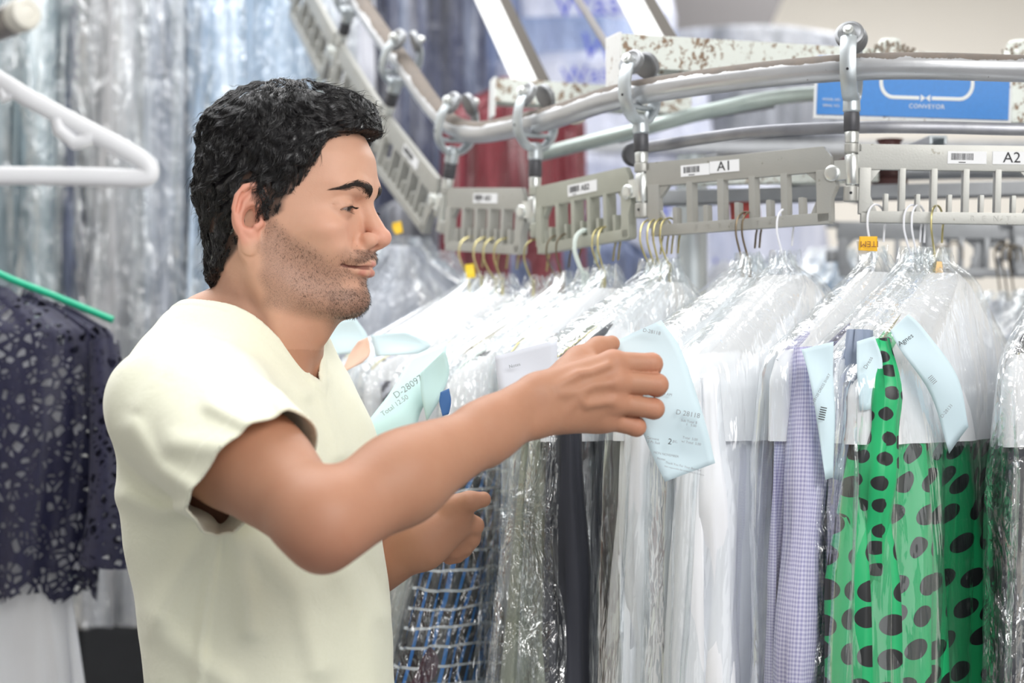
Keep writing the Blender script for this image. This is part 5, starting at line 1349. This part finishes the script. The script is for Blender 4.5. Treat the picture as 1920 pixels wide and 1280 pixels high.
    sk = drape('skirt', O, th, [(0.43, 0.145, 0.145, 0.030, 0.8), (0.62, 0.170, 0.17, 0.035, 1.0), (1.10, 0.23, 0.23, 0.06, 1.3)], M_WSHIRT, seed=9, amp=0.007, folds=(9, 17))
    tag(sk, 'plain white skirt hanging below the navy lace blouse', 'skirt')
# ---------------------------------------------------------------- the room
def build_room():
    t = NT('warm_wall_paint'); wm = t.done(t.pbsdf(t.mix(t.noise(2.5, 3), (0.80, 0.76, 0.69), (0.85, 0.81, 0.75)), 0.85, 0, t.bump(t.noise(60, 3), 0.1, 0.002)))
    t = NT('grey_floor'); fm = t.done(t.pbsdf(t.mix(t.noise(3, 5), (0.16, 0.16, 0.17), (0.24, 0.24, 0.25)), 0.55))
    t = NT('ceiling_paint'); cm = t.done(t.pbsdf(t.mix(t.noise(2, 3), (0.70, 0.70, 0.69), (0.76, 0.76, 0.75)), 0.9))
    def slab(name, c, h, mat):
        m = MB(); m.box(c, h); o = m.build(name, mat, smooth=False); o['kind'] = 'structure'; return o
    slab('floor', (0, 3.0, -0.05), (3.6, 4.7, 0.05), fm)
    slab('wall_back', (0, 6.45, 1.6), (3.6, 0.05, 1.75), wm); slab('wall_left', (-3.15, 3.0, 1.6), (0.05, 4.7, 1.75), wm); slab('wall_right', (3.15, 3.0, 1.6), (0.05, 4.7, 1.75), wm)
    slab('ceiling', (0, 3.6, 3.40), (3.6, 4.1, 0.05), cm)
    for k, (x, y) in enumerate(((-0.6, 2.6), (1.2, 4.4), (-1.6, 4.6))):
        r = empty('ceiling_light', (x, y, 3.0), 'flat ceiling light panel '+('above the man', 'above the back run of racks', 'above the far clothes')[k], 'ceiling light')
        m = MB(); w = (0.62, 0.62, 0.82)[k]; l = (1.12, 1.12, 0.82)[k]
        m.box((0, -l-0.02, 0.0), (w+0.04, 0.02, 0.03)); m.box((0, l+0.02, 0.0), (w+0.04, 0.02, 0.03)); m.box((-w-0.02, 0, 0), (0.02, l, 0.03)); m.box((w+0.02, 0, 0), (0.02, l, 0.03)); m.build('frame', M_ZINC, r, smooth=False)
        e = NT('light_diffuser'); em = e.n('ShaderNodeEmission', Color=(1, 1, 1, 1), Strength=3.0).outputs[0]
        m = MB(); m.box((0, 0, 0.02), (w, l, 0.004)); m.build('diffuser', e.done(em), r, smooth=False)
        for sx in (-1, 1): tube_obj('suspension_wire', [(sx*w*0.8, 0, 0.03), (sx*w*0.8, 0, 0.36)], 0.003, M_ZINC, r, 6)
# ---------------------------------------------------------------- far clothes
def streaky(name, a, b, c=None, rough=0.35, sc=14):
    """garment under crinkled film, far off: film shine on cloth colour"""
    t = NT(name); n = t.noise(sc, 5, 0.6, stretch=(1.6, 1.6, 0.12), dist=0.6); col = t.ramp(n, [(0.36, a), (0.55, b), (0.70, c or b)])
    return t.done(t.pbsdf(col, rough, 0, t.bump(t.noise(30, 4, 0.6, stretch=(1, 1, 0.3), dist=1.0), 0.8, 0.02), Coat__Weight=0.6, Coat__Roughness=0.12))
def printed_bag(name, O, th, rows, mat, label, texts, seed, group='printed laundry bags'):
    o = drape(name, O, th, rows, mat, seed=seed, amp=0.012, folds=(5, 9), nu=70, nv=40); tag(o, label, 'laundry bag', group)
    for (txt, px, py, d, size, ang) in texts:
        P = W(px, py, d)-O; M = Matrix.Translation(P) @ Matrix.Rotation(math.radians(-ang), 4, 'Y') @ Matrix.Rotation(PI/2, 4, 'X')
        text_obj('print', txt, size, M_BLUEINK, o, M, 0.001)
    return o
M_BLUEINK = simple('blue_print', (0.03, 0.05, 0.42), 0.5)
def far(word, px, pytop, d, th, L, T, mat, label, length=1.6, seed=0, filmed=True, group='bagged clothes far behind', ytop_wide=False):
    O = W(px, pytop, d)
    rows = [(0.06, 0.03, 0.03, T*0.4, 0.3), (0.09, 0.06, 0.06, T*0.6, 0.3), (0.06+L*0.45, L, L, T, 0.6), (0.45, L*1.03, L*1.03, T*1.1, 1.0), (length, L*1.1, L*1.1, T*1.3, 1.4)]
    if ytop_wide: rows = [(0.0, L, L, T, 1.0), (length, L*1.05, L*1.05, T*1.2, 1.3)]
    o = drape(word, O, math.radians(th), rows, mat, seed=seed, amp=0.014, folds=(7, 15), nu=80, nv=50, crease=0.0)
    tag(o, label, word.replace('_', ' '), group)
    if filmed:
        r2 = [(a-0.015 if k == 0 else a, b+0.012, c+0.012, t_+0.012, f+0.4) for k, (a, b, c, t_, f) in enumerate(rows)]
        f = drape('film_cover', O, math.radians(th), r2, M_FILM2, seed=seed+50, amp=0.018, folds=(9, 21), nu=90, nv=60, crease=0.002, cap=False)
        f.parent = o; f.location = (0, 0, 0)
    return o
def build_background():
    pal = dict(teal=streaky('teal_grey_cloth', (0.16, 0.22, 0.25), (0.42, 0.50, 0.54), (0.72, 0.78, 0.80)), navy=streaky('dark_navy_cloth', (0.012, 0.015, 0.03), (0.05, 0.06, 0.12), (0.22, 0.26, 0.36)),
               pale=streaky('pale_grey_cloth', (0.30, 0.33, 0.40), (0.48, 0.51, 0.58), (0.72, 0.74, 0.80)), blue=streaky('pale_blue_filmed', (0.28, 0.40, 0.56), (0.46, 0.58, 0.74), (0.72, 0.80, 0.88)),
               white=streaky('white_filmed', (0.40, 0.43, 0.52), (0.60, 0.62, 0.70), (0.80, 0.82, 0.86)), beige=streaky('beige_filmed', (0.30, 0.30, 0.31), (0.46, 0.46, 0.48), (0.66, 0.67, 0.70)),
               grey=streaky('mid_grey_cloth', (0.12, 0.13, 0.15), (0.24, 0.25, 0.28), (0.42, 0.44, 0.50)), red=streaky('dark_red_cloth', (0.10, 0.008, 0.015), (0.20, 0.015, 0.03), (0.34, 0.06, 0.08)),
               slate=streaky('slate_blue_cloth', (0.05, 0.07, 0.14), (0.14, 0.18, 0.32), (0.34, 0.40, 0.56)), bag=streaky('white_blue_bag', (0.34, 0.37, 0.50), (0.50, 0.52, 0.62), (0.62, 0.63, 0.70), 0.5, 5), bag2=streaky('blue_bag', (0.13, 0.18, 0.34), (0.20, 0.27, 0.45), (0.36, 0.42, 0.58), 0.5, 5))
    L = [  # word, px, ytop, d, th, L, T, pal, label
     ('coat', 110, -260, 3.6, 60, .20, .05, 'teal', 'teal grey coat in film at the left edge behind the empty white hanger'),
     ('coat', 215, -260, 3.5, 58, .18, .05, 'teal', 'teal grey coat in film, second from the left edge'),
     ('suit', 262, -260, 3.45, 56, .13, .04, 'navy', 'dark navy suit showing as a narrow dark stripe behind the white hanger'),
     ('coat', 300, -260, 3.4, 56, .13, .055, 'beige', 'beige grey coat in film right of the dark navy stripe'),
     ('coat', 405, -260, 3.4, 56, .13, .05, 'pale', 'pale grey coat in film left of the man\'s hair'),
     ('shirt', 480, -180, 3.35, 54, .13, .05, 'blue', 'pale blue shirt in film directly behind the man\'s crown'),
     ('shirt', 545, -200, 3.5, 50, .12, .05, 'white', 'white shirt in film above the man\'s head'),
     ('shirt', 600, -220, 3.7, 46, .12, .05, 'white', 'white shirt in film above the man\'s forehead'),
     ('coat', 690, -330, 4.3, 40, .22, .05, 'grey', 'grey coat far behind the rising track'),
     ('coat', 760, -400, 4.35, 35, .20, .05, 'red', 'dark red coat at the top edge above the rising track'),
     ('coat', 812, -330, 4.2, 40, .20, .06, 'navy', 'dark navy coat behind the foot of the rising track'),
     ('coat', 868, -330, 4.3, 34, .20, .05, 'slate', 'slate blue coat left of the white diagonal beam'),
     ('jacket', 965, 90, 3.6, 55, .16, .04, 'red', 'dark red jacket hanging behind the greenish rack'),
     ('coat', 1075, 330, 3.7, 50, .22, .05, 'slate', 'slate garment in the dark behind the pale plastic hanger'),
     ('coat', 870, 260, 3.9, 50, .22, .05, 'grey', 'grey garment behind the rack at the foot of the rising track'),
     ('shirt', 745, 392, 2.95, 62, .21, .035, 'white', 'white shirt in film right of the man\'s nose'),
     ('shirt', 800, 420, 3.05, 62, .21, .035, 'pale', 'pale shirt in film just behind the one right of the man\'s nose'),
     ('shirt', 1560, 420, 3.35, 50, .22, .04, 'blue', 'pale blue shirt in film behind the gap between the two stickered racks'),
     ('shirt', 1440, 440, 3.5, 50, .22, .04, 'white', 'white shirt in film far behind the rack stickered A1'),
     ('shirt', 1790, 500, 3.0, 52, .21, .04, 'pale', 'pale shirt in film on the back run, right of the gathered film'),
     ('shirt', 1880, 495, 2.95, 52, .21, .04, 'white', 'white shirt in film on the back run at the right edge'),
     ('shirt', 1960, 490, 2.9, 52, .21, .04, 'pale', 'pale shirt in film on the back run past the right edge'),
     ('coat', 1370, 440, 4.0, 45, .20, .05, 'grey', 'grey coat far behind the bronze hooks')]
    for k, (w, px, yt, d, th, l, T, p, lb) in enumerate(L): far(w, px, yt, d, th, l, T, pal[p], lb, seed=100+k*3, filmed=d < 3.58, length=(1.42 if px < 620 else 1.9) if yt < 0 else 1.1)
    # rails that carry the far clothes
    for a, b, lb in ((W(-500, -245, 3.5), W(700, -215, 3.75), 'far garment rail above the left clothes, out of the top of the photo'), (W(640, -345, 4.3), W(930, -320, 4.25), 'far garment rail above the dark coats')):
        tag(tube_obj('garment_rail', [a, b], 0.016, M_ZINC, None, 14), lb, 'rail')
    # big printed laundry bags on a shelf behind the conveyor
    R = [(0.0, .20, .20, .10, .5), (0.03, .30, .30, .16, .8), (0.25, .34, .34, .18, 1.0), (0.48, .33, .33, .17, 1.0)]
    printed_bag('laundry_bag', W(1010, -150, 4.6), math.radians(-90), R, pal['bag'], 'white laundry bag with blue print at the top of the photo between the diagonals', [('Wash', 1118, 8, 4.33, 0.085, 4)], 3)
    printed_bag('laundry_bag', W(1060, 45, 4.5), math.radians(-90), [(a*0.5, b*0.9, c*0.9, d, f) for a, b, c, d, f in R], pal['bag2'], 'blue laundry bag between the white diagonal and the thin rod', [], 4)
    printed_bag('laundry_bag', W(1105, 110, 4.4), math.radians(-90), [(a*1.1, b*0.95, c*0.95, d, f) for a, b, c, d, f in R], pal['bag'], 'white laundry bag with blue letters left of the long channel beam', [('W', 1125, 92, 4.15, 0.085, -8), ('Wash', 1110, 140, 4.15, 0.060, 6)], 5)
    printed_bag('laundry_bag', W(1270, 330, 4.3), math.radians(-90), [(a*1.1, b*1.1, c*1.1, d, f) for a, b, c, d, f in R], pal['bag'], 'white laundry bag with a blue letter seen behind the steel column', [('W', 1368, 512, 4.03, 0.075, -6), ('W', 1236, 395, 4.03, 0.06, 0)], 6)
    printed_bag('laundry_bag', W(1400, 60, 4.7), math.radians(-90), [(a*0.6, b*0.8, c*0.8, d, f) for a, b, c, d, f in R], pal['grey'], 'grey laundry bag behind the long channel beam', [], 7)
    m = MB(); m.tube([W(1395, 372, 2.62), W(1398, 412, 2.62)], 0.022, 16); tag(m.build('red_knob', simple('dull_red', (0.45, 0.06, 0.05), 0.5)), 'dull red knob seen through the slots of the rack stickered A1', 'knob')
    for k, (z, lb) in enumerate(((W(0, 640, 4.5).z, 'grey storage shelf under the lower laundry bag'), (W(0, 300, 4.5).z, 'grey storage shelf under the upper laundry bags'))):
        m = MB(); m.box((0.55, 4.5, z), (1.0, 0.28, 0.012)); tag(m.build('storage_shelf', M_GREYMETAL, smooth=False), lb, 'shelf')
    # dark duct and panel behind the top right
    m = MB(); c = W(1340, 20, 5.2); m.box(c, (0.16, 0.1, 0.42), Matrix.Translation(c) @ Matrix.Rotation(math.radians(24), 4, 'Y') @ Matrix.Translation(-c)); tag(m.build('air_duct', simple('dark_duct', (0.16, 0.15, 0.15), 0.6), smooth=False), 'dark slanting duct behind the top of the long channel beam', 'duct')
    # hooks bunch on the far rising run, left of the track
    rr = random.Random(5)
    for k in range(16):
        px = 575+rr.uniform(0, 62); py = 10+(px-575)*1.2+rr.uniform(0, 90); O = W(px, py, 3.35+rr.uniform(0, 0.25)); th = math.radians(60)
        A = Vector((-math.sin(th), -math.cos(th), 0)); pts = [Vector((0, 0, 0))+A*0.02*math.cos(a)+Vector((0, 0, 0.02*math.sin(a)-0.02)) for a in [math.radians(q) for q in (200, 150, 100, 50, 0)]]+[A*0.012-Vector((0, 0, 0.05)), A*0.004-Vector((0, 0, 0.11))]
        r = tube_obj('hanger_hook', catmull(pts, 4), 0.0020, [M_GOLD, M_BRONZE, M_ZINC][k % 3], None, 6); r.location = O
        tag(r, 'blurred wire hook in the bunch left of the rising track', 'hook', 'bunch of wire hooks left of the rising track')
    for k, (px, py) in enumerate(((1752, 462), (1765, 462), (1880, 455), (1893, 458), (1906, 460), (1790, 455))):
        th = math.radians(55); A = Vector((-math.sin(th), -math.cos(th), 0)); O = W(px, py, 2.94)
        pts = [A*0.02*math.cos(a)+Vector((0, 0, 0.02*math.sin(a)-0.02)) for a in [math.radians(q) for q in (200, 150, 100, 50, 0)]]+[A*0.012-Vector((0, 0, 0.05)), A*0.004-Vector((0, 0, 0.09))]
        r = tube_obj('hanger_hook', catmull(pts, 4), 0.0016, M_BRONZE, None, 6); r.location = O
        tag(r, 'dark bronze hook on the far racks at the right', 'hook', 'dark hooks on the back run')

def build_added_cabinet():  # invented furniture, added only to darken the low gap left of the man
    c = W(150, 1100, 4.3); r = empty('added_dark_cabinet', (c.x, 4.3, 0), 'dark low cabinet added to darken the gap behind the white skirt', 'cabinet'); H = c.z
    md = simple('dark_laminate', (0.035, 0.037, 0.042), 0.45, 0, 30, 0.2)
    m = MB(); m.box((0, 0.25, H/2), (0.75, 0.24, H/2)); m.build('cabinet_body', md, r, smooth=False, bevel=0.004)
    for s in (-1, 1):
        m = MB(); m.box((s*0.365, 0.0, H/2), (0.355, 0.011, H/2-0.03)); d = m.build('door', md, r, smooth=False, bevel=0.003)
        tube_obj('handle', [(s*0.06, -0.03, H*0.62), (s*0.06, -0.03, H*0.74)], 0.006, M_ZINC, d)

QUICK = False
build_room()
root, iv, VB, FB = build_man()
mh, mbw = build_hair(root, iv); build_beard(root, iv, VB, mbw); build_shirt(root, iv)
build_conveyor()
GG = build_garments()
build_extras(GG)
build_background()
build_added_cabinet()
